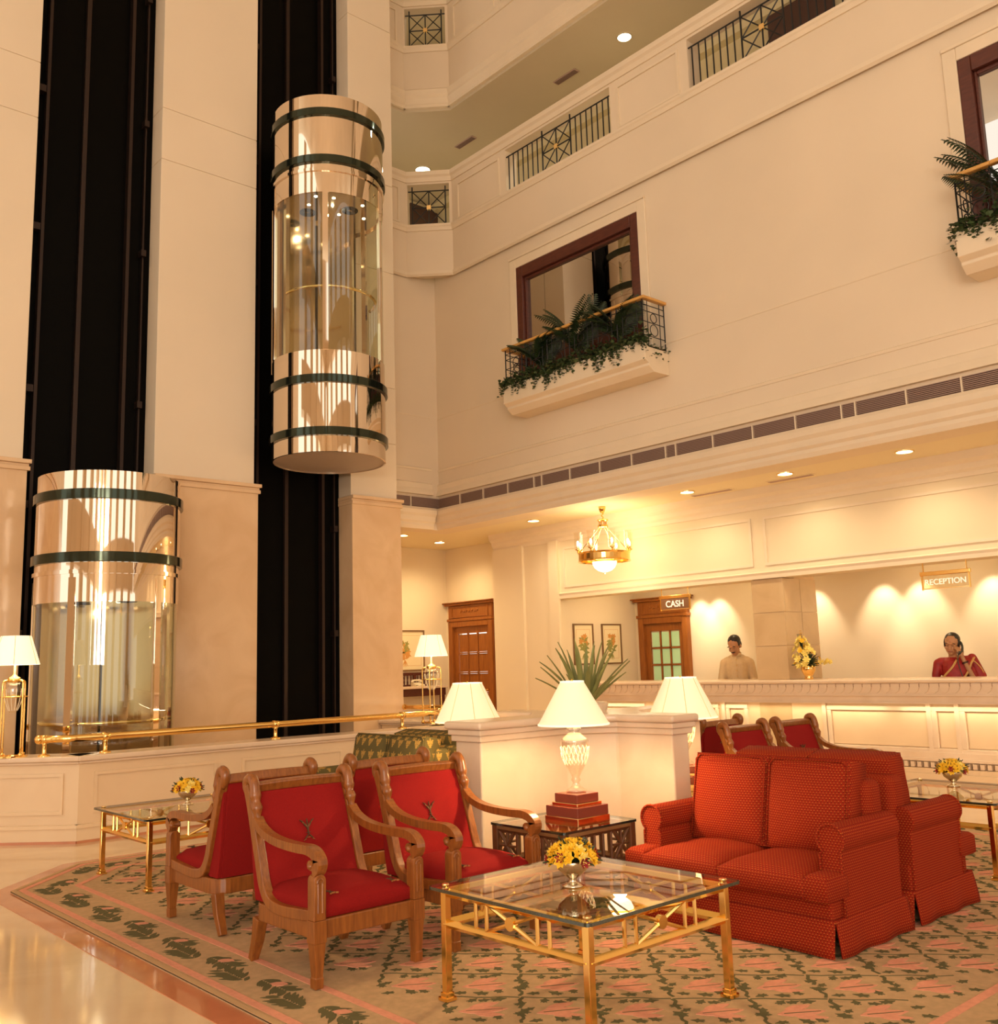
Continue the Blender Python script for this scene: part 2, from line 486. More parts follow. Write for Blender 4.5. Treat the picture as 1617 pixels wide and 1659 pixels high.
for i in range(-3, 18):
    for j in range(-2, 34):
        x = 2.11 + i * .42 + (.21 if j % 2 else 0); y = 1.6 + j * .235
        if not inside(x, y, .47): continue
        r = RND.random
        a = A + .20 + (r() - .5) * .12
        jz = lambda: .0155 + r() * .0012
        ca, sa = math.cos(a), math.sin(a)
        leafshape(fl, x - .10 * ca, y - .10 * sa, a, .20, .040, jz(), False)
        leafshape(fl, x - .05 * ca + .02, y - .05 * sa + .035, a + .30, .13, .026, jz(), False)
        leafshape(fl, x - .04 * ca - .02, y - .04 * sa - .035, a - .25, .12, .024, jz(), False)
        stroke(lg, (x - .07 * ca, y - .07 * sa), (x + .08 * ca, y + .08 * sa), .005, jz() + .001)
        for dx, dy, da, L in ((.105, .070, .5, .060), (-.070, -.105, 2.6, .060), (.075, -.120, -.5, .055), (-.120, .075, 2.4, .058), (.02, .125, 1.2, .05), (-.125, -.02, 3.3, .05), (.135, -.05, .3, .05), (.06, .105, .2, .05), (-.02, -.135, 2.2, .05), (-.10, .115, 1.0, .045)):
            leafshape(lg, x + dx * .95, y + dy * .95, A + da + (r() - .5) * .9, L * 1.15, L * .46, jz())
        qx, qy = x + .105, y + .1175
        stroke(lg, (qx - .105, qy + .117), (qx + .10, qy - .112), .0055, jz(), .006)
        bx_, by_ = x - .105, y + .1175
        stroke(lg, (bx_ + .02, by_ + .022), (bx_ + .10, by_ + .112), .015, jz(), .008)
        stroke(lg, (bx_ + .12, by_ + .134), (bx_ + .195, by_ + .218), .013, jz(), .008)
def border_run(p, q):
    d = Vector((q[0] - p[0], q[1] - p[1])); L = d.length; d.normalize(); n = Vector((-d.y, d.x))
    k = int(L / .25); a0 = math.atan2(d.y, d.x)
    for i in range(k):
        t = (i + .5) * L / k
        x, y = p[0] + d.x * t, p[1] + d.y * t
        sg = 1 if i % 2 else -1
        ox, oy = x + n.x * .03 * sg, y + n.y * .03 * sg
        if i % 2:
            leafshape(fl, ox - d.x * .03, oy - d.y * .03, a0 + .6, .09, .03, .016, False)
        sd_ = 1 if i % 2 else -1
        for kk in range(11):
            u_ = (kk - 5) * .021
            for ss in (-1, 1):
                if (kk * 7 + i + ss) % 9 == 0: continue
                aa = a0 + ss * (.75 + .05 * (kk % 3)) + (0 if sd_ > 0 else PI)
                lx, ly = ox + d.x * u_, oy + d.y * u_
                leafshape(lg, lx, ly, aa, (.105 - .006 * abs(kk - 5)) * (.8 + .35 * ((kk * 5 + i) % 3) / 2), .0125, .0153 + kk * .0001, False)
ob = inset(.215)
for i in range(8):
    border_run(ob[i], ob[(i + 1) % 8])
o = lg.build('leaf_motif', CARPG, carpet); o['kind'] = 'stuff'
o = fl.build('flower_motif', CARPP, carpet); o['kind'] = 'stuff'

# lift block: three piers with plaster panels above a marble dado, black shafts between
ewall = MB().box(-5, 7.9, YE + .42, YE + 1.0, 0, 18).build('wall_elevator', BLACKM)
struct(ewall, 'pale lift tower wall with two dark shafts', 'wall')
for x0, x1, seams in ((-5, 3.05, (5.3, 6.6, 7.67, 8.35, 10.88, 12.2)), (4.48, 5.76, (5.3, 7.67, 8.35, 10.88, 12.2)), (7.19, 7.95, (4.51, 5.32, 7.04, 8.39, 10.88, 12.2))):
    zs = [3.72] + list(seams if x0 != 4.48 and x0 != -5 else [s for s in seams if s > 7]) + [18]
    for a, b in zip(zs[:-1], zs[1:]):
        MB().box(x0, x1, YE, YE + .45, a + .004, b - .004).build('plaster_panel', PLASTER, ewall, bevel=.006)
    MB().box(x0 + .01, x1 - .01, YE + .012, YE + .45, 3.7, 18).build('pier_core', TRIM, ewall)
    xa, xb = x0 - .03, x1 + .05
    if x0 == 7.19: xa = x0
    MB().box(x0, x1 + .04, YE - .03, YE + .45, 0, 3.60).build('marble_slab', DADO, ewall)
    c = MB()
    for z0, z1, pr in ((3.60, 3.645, .045), (3.645, 3.675, .03), (3.675, 3.72, .06)):
        c.box(x0 - .01, x1 + .04 + pr * .6, YE - .01 - pr, YE + .45, z0, z1)
    c.build('dado_cap', DADO, ewall, bevel=.006)
MB().box(7.55, 7.95, YE + .46, YB + .3, 3.7, 18).build('side_panel', PLASTER, ewall); MB().box(7.55, 7.99, YE + .46, 14.2, 0, 3.7).build('side_slab', DADO, ewall)
for x0, x1 in ((3.05, 4.48), (5.76, 7.19)):
    MB().box(x0, x1, YE + .30, YE + .44, 0, 18).build('shaft_glass', BLACK, ewall)
    w = x1 - x0
    for k, (fx, ww, pr) in enumerate(((.11, .035, .09), (.42, .05, .05), (.79, .04, .09), (.93, .02, .05))):
        MB().box(x0 + fx * w - ww / 2, x0 + fx * w + ww / 2, YE + .30 - pr, YE + .31, 0, 18).build('guide_rail', RAILM, ewall)
    for z in (1.9, 3.3, 4.6, 6.5, 8.2, 9.9, 11.8):
        MB().box(x0 + .06, x0 + .13, YE + .2, YE + .31, z - .06, z + .02).build('rail_bracket', RAILM, ewall)
        MB().box(x1 - .14, x1 - .08, YE + .2, YE + .31, z - .06, z + .02).build('rail_bracket', RAILM, ewall)

# rear wall of the atrium next to the lift block
struct(MB().box(7.95, XU, YB, YB + .3, ZS, 7.8).build('wall_back', PLASTER), 'cream plaster wall in the corner behind the lift tower', 'wall')
# right wall over the reception, with two window openings
wr = MB()
WIN = [(7.82, 10.2), (1.15, 3.60)]
Z0W, Z1W = 5.30, 7.30
wr.box(XU, XU + .35, -6, YB + .3, ZS, Z0W); wr.box(XU, XU + .35, -6, YB + .3, Z1W, 7.8)
for a, b in ((10.2, YB + .3), (3.60, 7.82), (-6, 1.15)): wr.box(XU, XU + .35, a, b, Z0W, Z1W)
struct(wr.build('wall_right', PLASTER), 'tall cream plaster wall above the reception', 'wall')
# string courses and fascia mouldings
P1 = [(0, 5.37), (.006, 5.37), (.010, 5.385), (0, 5.39)]
P2 = [(0, 4.50), (.010, 4.50), (.018, 4.53), (0, 4.545)]
P3 = [(0, 4.10), (.06, 4.10), (.05, 4.14), (.03, 4.2), (.03, 4.28), (0, 4.30)]
P4 = [(0, 3.55), (.04, 3.55), (.06, 3.60), (.06, 3.64), (.09, 3.67), (.10, 3.74), (.13, 3.78), (.14, 3.84), (.10, 3.885), (0, 3.885)]
for P in (P1, P2, P3, P4):
    m = MB()
    mold(m, P, (XU, -6, 0), (XU, YB - .0, 0), (-1, 0, 0)); mold(m, P, (7.96, YB, 0), (XU - .15, YB, 0), (0, -1, 0))
    trim(m)
d = MB()
for i in range(150):
    y = 2.2 + i * .066
    d.box(XU - .115, XU - .08, y, y + .035, 3.80, 3.835)
trim(d, label='fine dentil course under the ventilation grille')
# ventilation grille
gr = empty('ventilation_grille', (XU, 0, 3.9), label='long taupe slatted air grille running along the cream wall', cat='grille')
def grille_panel(w):
    m = MB()
    for k in range(8): m.extr([(-.006, 0, .012 + k * .0185), (-.03, 0, .006 + k * .0185), (-.03, 0, .012 + k * .0185), (-.006, 0, .018 + k * .0185)], (0, w, 0))
    me = m.build('grille_panel', GRIL); me.parent = gr
    return me
gp = {}
y = YB; segs = []; k = 0
while y > -1.5:
    w = .16 if k % 5 == 4 else .56
    segs.append((y - w, w)); y -= w; k += 1
for y0, w in segs:
    if w not in gp: o = gp[w] = grille_panel(w - .02)
    else: o = inst(gp[w], 'grille_panel', gr)
    o.location = (-.005, y0 + .01, .01)
    b = MB().box(-.036, -.002, -.008, .008, 0, .16).build('grille_post', TRIM, gr); b.location = (0, y0, 0)
MB().box(-.008, -.002, -6, YB, .005, .16).build('grille_backing', GRILD, gr)
MB().box(7.96 - XU, 0, YB - .008, YB - .002, .005, .16).build('grille_backing', GRILD, gr)
for i in range(3):
    o = inst(gp[.56], 'grille_panel', gr, (-.02 - i * .565, YB - .005, .01), (0, 0, PI / 2))
    b = MB().box(-.008, .008, -.036, -.002, 0, .16).build('grille_post', TRIM, gr); b.location = (-.02 - (i + 1) * .565, YB, 0)

# windows on the first floor
def window(n, y0, y1, label):
    w = empty('window_%d' % n, (XU, y0, Z0W), label=label, cat='window', kind='structure')
    L = y1 - y0; H = Z1W - Z0W
    f = MB()
    f.box(-.02, .30, 0, .13, 0, H); f.box(-.02, .30, L - .13, L, 0, H); f.box(-.02, .30, .13, L - .13, H - .17, H); f.box(-.02, .30, .13, L - .13, 0, .30)
    f.build('window_frame', FRAMEW, w, bevel=.012)
    f = MB()
    f.box(.03, .24, .13, .19, .3, H - .17); f.box(.03, .24, L - .16, L - .13, .3, H - .17); f.box(.03, .24, .19, L - .16, H - .21, H - .17); f.box(.03, .24, .19, L - .16, .3, .62)
    f.build('sash', FRAMEW, w, bevel=.01)
    MB().box(.07, .085, .19, L - .16, .6, H - .21).build('pane', WINGL, w)
    MB().box(.30, .33, .02, L - .02, .02, H - .02).build('backing', DARKDOOR, w)
    m = MB()
    for a, b, c, d_ in ((-.14, 0, -.0, H + .14), (L, L + .14, 0, H + .14)): m.box(-.025, 0, a, b, c, d_)
    m.box(-.025, 0, 0, L, H, H + .14); m.box(-.04, 0, -.14, L + .14, H + .14, H + .18)
    m.build('architrave', TRIM, w, bevel=.008)
    return w
window(1, *WIN[0], 'mahogany framed mirror-glass window over the middle of the wall')
window(2, *WIN[1], 'mahogany framed window at the right edge of the wall')

# galleries above: parapets with openings, chamfered corner, ceilings
CH = .54
def panel_frame(mb, p0, ux, L, z0, z1, out, w=.03, pr=.022):
    ux = Vector(ux); out = Vector(out); p0 = Vector(p0)
    def bx(a0, a1, c0, c1):
        q = [p0 + ux * a0 + Vector((0, 0, c0)), p0 + ux * a1 + Vector((0, 0, c0)), p0 + ux * a1 + Vector((0, 0, c1)), p0 + ux * a0 + Vector((0, 0, c1))]
        mb.extr([v - out * .01 for v in q], out * (pr + .01))
    bx(0, L, z0, z0 + w); bx(0, L, z1 - w, z1); bx(0, w, z0 + w, z1 - w); bx(L - w, L, z0 + w, z1 - w)
def parapet(n, dz, label):
    X = XU - .05; Y2 = YB - .03
    top = 9.46 + dz; ob_, ot = 8.545 + dz, 9.255 + dz
    p = empty('wall_gallery_%d' % n, (X, 0, 7.72 + dz), label=label, cat='wall', kind='structure')
    bz = 7.72 + dz
    def add(mb, name, m=PLASTER, **k):
        for i in range(len(mb.v)): mb.v[i] = mb.v[i] - Vector((X, 0, bz))
        return mb.build(name, m, p, **k)
    cA = (X, Y2 - CH); cB = (X - CH, Y2)                # chamfer ends
    s2 = .24 / math.sqrt(2)
    m = MB()
    th = .24
    def slab(pa, pb, z0, z1):
        (ax_, ay_), (bx_, by_) = pa, pb
        d = Vector((bx_ - ax_, by_ - ay_, 0)).normalized(); nrm = Vector((d.y, -d.x, 0)) * th
        m.extr([(ax_, ay_, z0), (bx_, by_, z0), (bx_ + nrm.x, by_ + nrm.y, z0), (ax_ + nrm.x, ay_ + nrm.y, z0)], (0, 0, z1 - z0))
    pts = [(X, -6), cA, cB, (7.9, Y2)]
    pts = pts[::-1]
    # walls run so that their right hand normal points away from the atrium
    def run(pa, pb, z0, z1): slab(pb, pa, z0, z1)
    for a, b in zip(pts[:-1], pts[1:]):
        slab_dir = (a, b)
        d = Vector((b[0] - a[0], b[1] - a[1], 0)).normalized(); nrm = Vector((-d.y, d.x, 0)) * th
        for z0, z1 in ((bz, ob_), (ot, top)):
            m.extr([(a[0], a[1], z0), (b[0], b[1], z0), (b[0] + nrm.x, b[1] + nrm.y, z0), (a[0] + nrm.x, a[1] + nrm.y, z0)], (0, 0, z1 - z0))
    def pier(y0, y1): m.box(X, X + th, y0, y1, ob_, ot)
    pier(10.32, Y2 - CH); pier(6.83, 8.16); pier(3.34, 4.67); pier(-6, 1.2)
    m.box(7.9, X - CH - .0, Y2, Y2 + th, ob_, ot)
    dv = Vector((-1, 1, 0)).normalized(); nv = Vector((1, 1, 0)).normalized()
    a = Vector((X, Y2 - CH, ob_)); L = CH * math.sqrt(2)
    for t0, t1 in ((0, .045), (L - .03, L)):
        q = [a + dv * t0, a + dv * t1, a + dv * t1 + nv * th, a + dv * t0 + nv * th]
        m.extr(q, (0, 0, ot - ob_))
    add(m, 'parapet', PLASTER)
    # string mouldings that follow the chamfer
    def around(prof):
        mm = MB()
        mold(mm, prof, (X, -6, 0), (X, Y2 - CH, 0), (-1, 0, 0))
        mold(mm, prof, (X, Y2 - CH, 0), (X - CH, Y2, 0), tuple(-nv))
        mold(mm, prof, (X - CH, Y2, 0), (7.9, Y2, 0), (0, -1, 0))
        return mm
    add(around([(0, ob_ - .11), (.02, ob_ - .11), (.035, ob_ - .06), (.05, ob_ - .04), (.05, ob_ - .005), (0, ob_ - .005)]), 'sill_moulding', TRIM)
    add(around([(0, top - .17), (.02, top - .17), (.03, top - .1), (.06, top - .07), (.06, top), (0, top)]), 'cap_moulding', TRIM)
    if n == 1: add(around([(0, bz - .06), (.03, bz - .03), (.03, bz + .02), (0, bz + .03)]), 'base_moulding', TRIM)
    else: add(around([(-.05, bz - .32), (.05, bz - .32), (.05, bz - .27), (.03, bz - .25), (.08, bz - .17), (.05, bz - .15), (.05, bz - .09), (.09, bz - .02), (.03, bz + .03), (-.05, bz + .03)]), 'base_moulding', TRIM)
    f = MB()
    for y0, y1 in ((10.45, Y2 - CH - .15), (6.97, 8.02), (3.48, 4.53)):
        panel_frame(f, (X, y0, 0), (0, 1, 0), y1 - y0, ob_ + .02, ot - .07, (-1, 0, 0))
    panel_frame(f, (8.2, Y2, 0), (1, 0, 0), .72, ob_ + .02, ot - .07, (0, -1, 0))
    add(f, 'panel_moulding', TRIM)
    # gallery behind
    z = 10.55 + dz
    c = MB().prism([(X + .01, -6), (13.6, -6), (13.6, 15), (7.9, 15), (7.9, Y2 + .01), (X - CH, Y2 + .01), (X + .01, Y2 - CH)], z, z + .1)
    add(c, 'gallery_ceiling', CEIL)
    w = MB().box(11.6, 11.8, -6, 15, 8.3 + dz, z); w.box(7.9, 11.6, 14.6, 14.8, 8.3 + dz, z)
    w.box(11.45, 11.6, -6, 15, z - .14, z)
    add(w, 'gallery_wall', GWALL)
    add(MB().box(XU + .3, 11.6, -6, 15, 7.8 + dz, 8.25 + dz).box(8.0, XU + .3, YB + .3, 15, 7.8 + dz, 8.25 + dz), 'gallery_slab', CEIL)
    dd = MB().box(11.5, 11.62, 5.80, 6.78, 8.3 + dz, 10.42 + dz)
    add(dd, 'gallery_door', DARKDOOR)
    dd = MB().box(10.92, 11.59, 14.5, 14.62, 8.3 + dz, 10.44 + dz)
    add(dd, 'gallery_door', DARKDOOR)
    return p
parapet(1, 0, 'lower gallery parapet with iron-railed openings and chamfered corner')
parapet(2, 3.195, 'upper gallery parapet along the top edge')

def gallery_rail(loc, rz, L, label, plain, group='iron railings in the gallery openings'):
    g = empty('gallery_railing', loc, rz, label, 'railing', group)
    zb, zt = .02, .60
    def bar(a, b, w=.011): MB().tube([a, b], w, 5).build('bar', IRON, g)
    bar((0, 0, zt), (L, 0, zt)); bar((0, 0, zb), (L, 0, zb))
    if plain: c0, c1 = L * .10, L * .90
    else: c0, c1 = L / 2 - .29, L / 2 + .29
    for c in (c0, c1): bar((c, 0, zb - .02), (c, 0, zt + .08), .012)
    cm, zm = (c0 + c1) / 2, (zb + zt) / 2
    bar((cm, 0, zb), (cm, 0, zt)); bar((c0, 0, zm), (c1, 0, zm))
    for a, b in (((c0, zb), (cm, zm)), ((cm, zm), (c1, zt)), ((c0, zt), (cm, zm)), ((cm, zm), (c1, zb)), ((c0, zm), (cm, zt)), ((cm, zt), (c1, zm)), ((c1, zm), (cm, zb)), ((cm, zb), (c0, zm))):
        bar((a[0], 0, a[1]), (b[0], 0, b[1]), .009)
    MB().extr([(cm - .035, -.02, zm - .035), (cm + .035, -.02, zm - .035), (cm + .035, -.02, zm + .035), (cm - .035, -.02, zm + .035)], (0, .04, 0)).build('boss', BRASSL, g)
    if not plain:
        n = int((c0 - .03) / .105)
        for k in range(n):
            for s in (c0 - (k + 1) * .105, c1 + (k + 1) * .105): bar((s, 0, zb), (s, 0, zt), .010)
    return g
xr = XU - .05 + .03
gallery_rail((xr, 8.16, 8.545), PI / 2, 2.16, 'straight black iron railing in the long opening above the first window', False)
gallery_rail((xr, 4.67, 8.545), PI / 2, 2.16, 'straight black iron railing cut by the top edge, in front of brown door', False)
s2 = 1 / math.sqrt(2)
for dz, lab in ((0, 'small square iron railing in the lower chamfered corner opening'), (3.195, 'small square iron railing in the top chamfered corner opening')):
    gallery_rail((XU - .05 - .01, YB - .03 - CH + .05, 8.545 + dz), 3 * PI / 4, CH * math.sqrt(2) - .08, lab, True)

def disc_light(name, loc, r, m, label, group, rim=CHROME2, power=0, col=(1, .96, .74), ang=150):
    g = empty(name, loc, 0, label, 'downlight', group)
    MB().lathe([(r, 0), (r, -.012), (r * 1.18, -.012), (r * 1.2, 0)], 24).build('rim', rim, g, smooth=False)
    MB().lathe([(0.0, -.004), (r, -.004)], 24).build('lens', m, g)
    if power: spot_light(name + '_lamp', (loc[0], loc[1], loc[2] - .03), (loc[0], loc[1], 0), power, ang, .9, col, r)
    return g
GL = 'round downlights in the gallery ceilings'
disc_light('gallery_downlight', (10.41, 8.5, 10.55), .10, FLUO, 'round downlight glowing in the gallery ceiling right of centre', GL, CEIL, 90)
disc_light('gallery_downlight', (10.45, 13.49, 10.55), .13, FLUO, 'round downlight glowing above the lower square corner railing', GL, CEIL, 90)
disc_light('gallery_downlight', (10.40, 13.4, 13.745), .13, FLUO, 'round downlight glowing behind the top square corner railing', GL, CEIL, 90)
for loc, rz, lab in (((10.44, 9.74, 10.547), PI / 2, 'slim ceiling air vent near the gallery downlight'), ((10.45, 12.24, 10.547), PI / 2, 'slim ceiling air vent over the lower corner railing')):
    v = empty('ceiling_vent', loc, rz, lab, 'vent', 'air vents in the gallery ceiling')
    MB().box(-.24, .24, -.06, .06, -.012, 0).build('frame', GRIL, v, bevel=.004)
    for k in range(4): MB().box(-.22, .22, -.045 + k * .025, -.03 + k * .025, -.018, -.012).build('slat', GRILD, v)

# soffit, header, walls of reception zone
so = MB().box(XU + .35, XB + .3, -6, 15, ZS, ZS + .3); so.box(7.5, XU + .35, YB + .3, 15, ZS, ZS + .3)
struct(so.build('ceiling', SOFFIT), 'pale soffit over the reception and corridor', 'ceiling')
hd = MB().box(XH, XH + .3, -6, 10.9, 2.385, ZS)
struct(hd.build('wall_header', PLASTER2), 'cream header wall hanging above the reception counter', 'wall')
m = MB()
CR = [(0, 3.28), (.02, 3.28), (.03, 3.33), (.06, 3.36), (.07, 3.42), (.12, 3.46), (.14, 3.55), (0, 3.55)]
mold(m, CR, (XH, -6, 0), (XH, YB + .07, 0), (-1, 0, 0)); trim(m, label='cornice between reception header wall and soffit')
m = MB(); mold(m, [(0, 2.385), (.02, 2.385), (.025, 2.43), (.04, 2.46), (.0, 2.48)], (XH, -6, 0), (XH, 10.75, 0), (-1, 0, 0)); trim(m, label='thin bead along the lower edge of the reception header')
m = MB()
for y0, y1 in ((7.22, 10.65), (3.3, 7.04), (-.6, 3.1)): panel_frame(m, (XH, y0, 0), (0, 1, 0), y1 - y0, 2.55, 3.18, (-1, 0, 0), .035, .015)
trim(m, label='raised rectangular panel mouldings on the reception header')
wl = MB().box(XH, XH + .3, 10.9, 12.27, 0, ZS); wl.box(XH + .3, XB + .3, 10.9, 11.2, 0, ZS); wl.box(XB, XB + .3, -6, 10.9, 0, ZS)
wl.box(XH + .3, XB, -6, 10.9, 2.62, 2.72); wl.box(XH + .3, 11.4, 12.0, 12.27, 0, ZS)
struct(wl.build('wall_reception', PLASTER2), 'cream alcove walls behind the reception counter', 'wall')
m = MB().box(XH - .05, XH, 11.55, 12.27, 0, 3.3).box(XH - .05, XH, 10.75, 10.95, 0, 3.3)
trim(m, PLASTER2, 'flat pilaster strips between reception and corridor door')
wc = MB().box(11.4, 11.7, 12.27, 12.92, 0, ZS).box(11.4, 11.7, 14.18, 14.6, 0, ZS).box(11.4, 11.7, 12.92, 14.18, 2.5, ZS).box(6.5, 11.4, 14.25, 14.55, 0, ZS)
struct(wc.build('wall_corridor', PLASTER2), 'yellow lit corridor wall behind the lift tower', 'wall')
DL = 'warm downlights in the soffit'
for y, lab in ((4.79, 'soffit downlight nearest the right edge'), (6.26, 'soffit downlight second from the right edge'), (7.71, 'soffit downlight right of the chandelier'), (10.61, 'soffit downlight left of the chandelier')):
    disc_light('soffit_downlight', (10.21, y, ZS), .085, HALO, lab, DL, BRASSL, 42, (1, .80, .52), 150)
disc_light('soffit_downlight', (9.44, 12.92, ZS), .085, HALO, 'soffit downlight beside the lift tower pier', DL, BRASSL, 85, (1, .76, .42), 150)
disc_light('soffit_downlight', (10.21, 3.3, ZS), .085, HALO, 'soffit downlight past the right edge', DL, BRASSL, 42, (1, .80, .52), 150)
for y, lab in ((6.38, 'slim soffit air vent between the two right downlights'), (7.55, 'slim soffit air vent right of the chandelier')):
    v = empty('soffit_vent', (10.52, y, ZS), PI / 2, lab, 'vent', 'air vents in the soffit')
    MB().box(-.32, .32, -.05, .05, -.01, 0).build('frame', SOFFIT, v, bevel=.003)
    for k in range(3): MB().box(-.30, .30, -.035 + k * .028, -.022 + k * .028, -.016, -.01).build('slat', GRIL, v)
# wall washer spots in the alcove ceiling
for y, lab in ((9.53, 'the cash door jamb'), (9.18, 'the wall left of the man'), (7.51, 'the wall behind the column'), (6.47, 'the wall right of the lilies'), (5.95, 'the wall left of the woman'), (5.03, 'the wall behind the woman')):
    spot_light('wall_washer', (12.45, y, 2.58), (12.80, y, 1.75), 34, 66, .7, (1, .86, .64), .03)
    w = MB().lathe([(.05, 2.62), (.05, 2.59), (.035, 2.59), (.0, 2.6)], 14, (12.45, y, 0)).build('wall_washer_fitting', BRASSL)
    tag(w, 'small recessed spotlight in the alcove ceiling above %s' % lab, 'spotlight', 'alcove wall washers')
# added warm fill lights without fittings, over the staff side of the counter
for y in (3.6, 5.6, 8.3, 10.0): lamp_light('alcove_fill', (11.9, y, 2.5), 8, .06, (1, .80, .50))

# unseen pillared sides added behind the camera to give the lifts reflections
for nm, swap in (('wall_reflect_front', 0), ('wall_reflect_left', 1)):
    m = MB()
    for k, c in enumerate((-5.5, -2.2, 1.1, 4.4, 7.7)):
        a = (c - .55, c + .55, -7.2, -6.4, 0, 15)
        m.box(*a) if not swap else m.box(a[2], a[3], a[0], a[1], a[4], a[5])
    for z in (3.6, 7.8, 11.0):
        a = (-7.2, 9.6, -7.3, -6.5, z, z + 1.3)
        m.box(*a) if not swap else m.box(a[2], a[3], a[0], a[1], a[4], a[5])
    struct(m.build(nm, PLASTER), 'pillared atrium side out of view, added for reflections', 'wall')

disc_light('soffit_downlight', (10.55, 13.35, ZS), .085, HALO, 'added unseen soffit downlight brightening the corridor before the mahogany door', DL, BRASSL, 85, (1, .76, .42), 150)  # extra downlight, out of sight, added to brighten the corridor

struct(MB().box(-7.3, 13.6, -7.3, 15, 15.6, 15.8).build('ceiling_added', PLASTER), 'unseen plaster ceiling added to darken the upper atrium', 'ceiling')  # unseen ceiling added to block light from above
# ------------------------------------------------------------------ low marble wall with brass rail
lw = empty('low_marble_wall', (3.05, 8.95, 0), label='panelled cream marble parapet wall in front of the lifts', cat='low wall')
def lw_part(name, m, mb, **k):
    for i in range(len(mb.v)): mb.v[i] = mb.v[i] - Vector((3.05, 8.95, 0))
    return mb.build(name, m, lw, **k)
runs = [((0.35, 11.65), (3.05, 8.95)), ((3.05, 8.95), (7.25, 8.95)), ((7.25, 8.95), (7.9, 9.6)), ((7.9, 9.6), (7.9, 10.95))]
body, base, cap, pan = MB(), MB(), MB(), []
for (ax_, ay_), (bx_, by_) in runs:
    d = Vector((bx_ - ax_, by_ - ay_, 0)); L = d.length; d.normalize(); n = Vector((-d.y, d.x, 0))
    a = Vector((ax_, ay_, 0)); b = Vector((bx_, by_, 0))
    def seg(mb, off0, off1, z0, z1, e=0.):
        p, q = a - d * e, b + d * e
        mb.extr([p + n * off0 + Vector((0, 0, z0)), q + n * off0 + Vector((0, 0, z0)), q + n * off1 + Vector((0, 0, z0)), p + n * off1 + Vector((0, 0, z0))], (0, 0, z1 - z0))
    seg(body, 0, .28, 0, .66)
    seg(base, -.035, .1, 0, .022, .01); 
    b2 = seg(body, -.03, .1, .02, .125, .012)
    seg(body, -.045, .1, .125, .155, .018)
    seg(cap, -.03, .31, .66, .685, .01); seg(cap, -.05, .33, .685, .73, .02)
    k = max(1, round(L / 1.45)); w = L / k
    for i in range(k):
        f = MB(); panel_frame(f, a + d * (i * w + .13), d, w - .26, .24, .585, -n, .028, .016)
        pan.append(f)
lw_part('wall_body', STONE, body)
lw_part('plinth_strip', REDM, base)
lw_part('coping', STONE_L, cap, bevel=.012, seg=3)
for f in pan: lw_part('panel_moulding', STONE, f)

def hand_rail(name, path, posts, label, r=.032):
    g = empty(name, (path[0][0], path[0][1], .73), label=label, cat='railing', group='brass rails')
    o = Vector((path[0][0], path[0][1], .73))
    m = MB().tube([Vector((x, y, .875)) - o for x, y in path], r, 14)
    m.build('rail', BRASS, g, smooth=True)
    for k, (x, y) in enumerate((path[0], path[-1])):
        MB().ball(Vector((x, y, .875)) - o, r * 1.25, 12).build('end_cap', BRASS, g, smooth=True)
    for x, y in posts:
        p = Vector((x, y, .73)) - o
        MB().lathe([(.05, 0), (.05, .012), (.022, .018), (.018, .03), (.018, .10), (.024, .12), (.0, .12)], 14, p).build('post', BRASS, g, smooth=True)
        MB().tube([p + Vector((-.03, 0, .145)), p + Vector((.03, 0, .145))], r * 1.18, 14).build('collar', BRASS, g, smooth=True)
    return g
Y_ = 9.09
hand_rail('brass_rail', [(2.80, 9.24), (2.98, 9.13), (3.08, Y_), (6.9, Y_), (7.05, 9.12), (7.2, 9.22), (7.45, 9.45)], [(2.84, 9.22), (3.32, Y_), (5.02, Y_), (6.6, Y_), (7.3, 9.31)], 'long polished brass rail on the low marble wall before the lifts')
hand_rail('brass_rail', [(.75, 11.4), (2.42, 9.72), (2.50, 9.64)], [(2.44, 9.70), (1.5, 10.64)], 'short brass rail end at the left edge beside the crystal lamp')
hand_rail('brass_rail', [(8.05, 9.75), (8.05, 10.6), (8.0, 10.95)], [(8.05, 9.9)], 'far brass rail turning back behind the right crystal lamp')

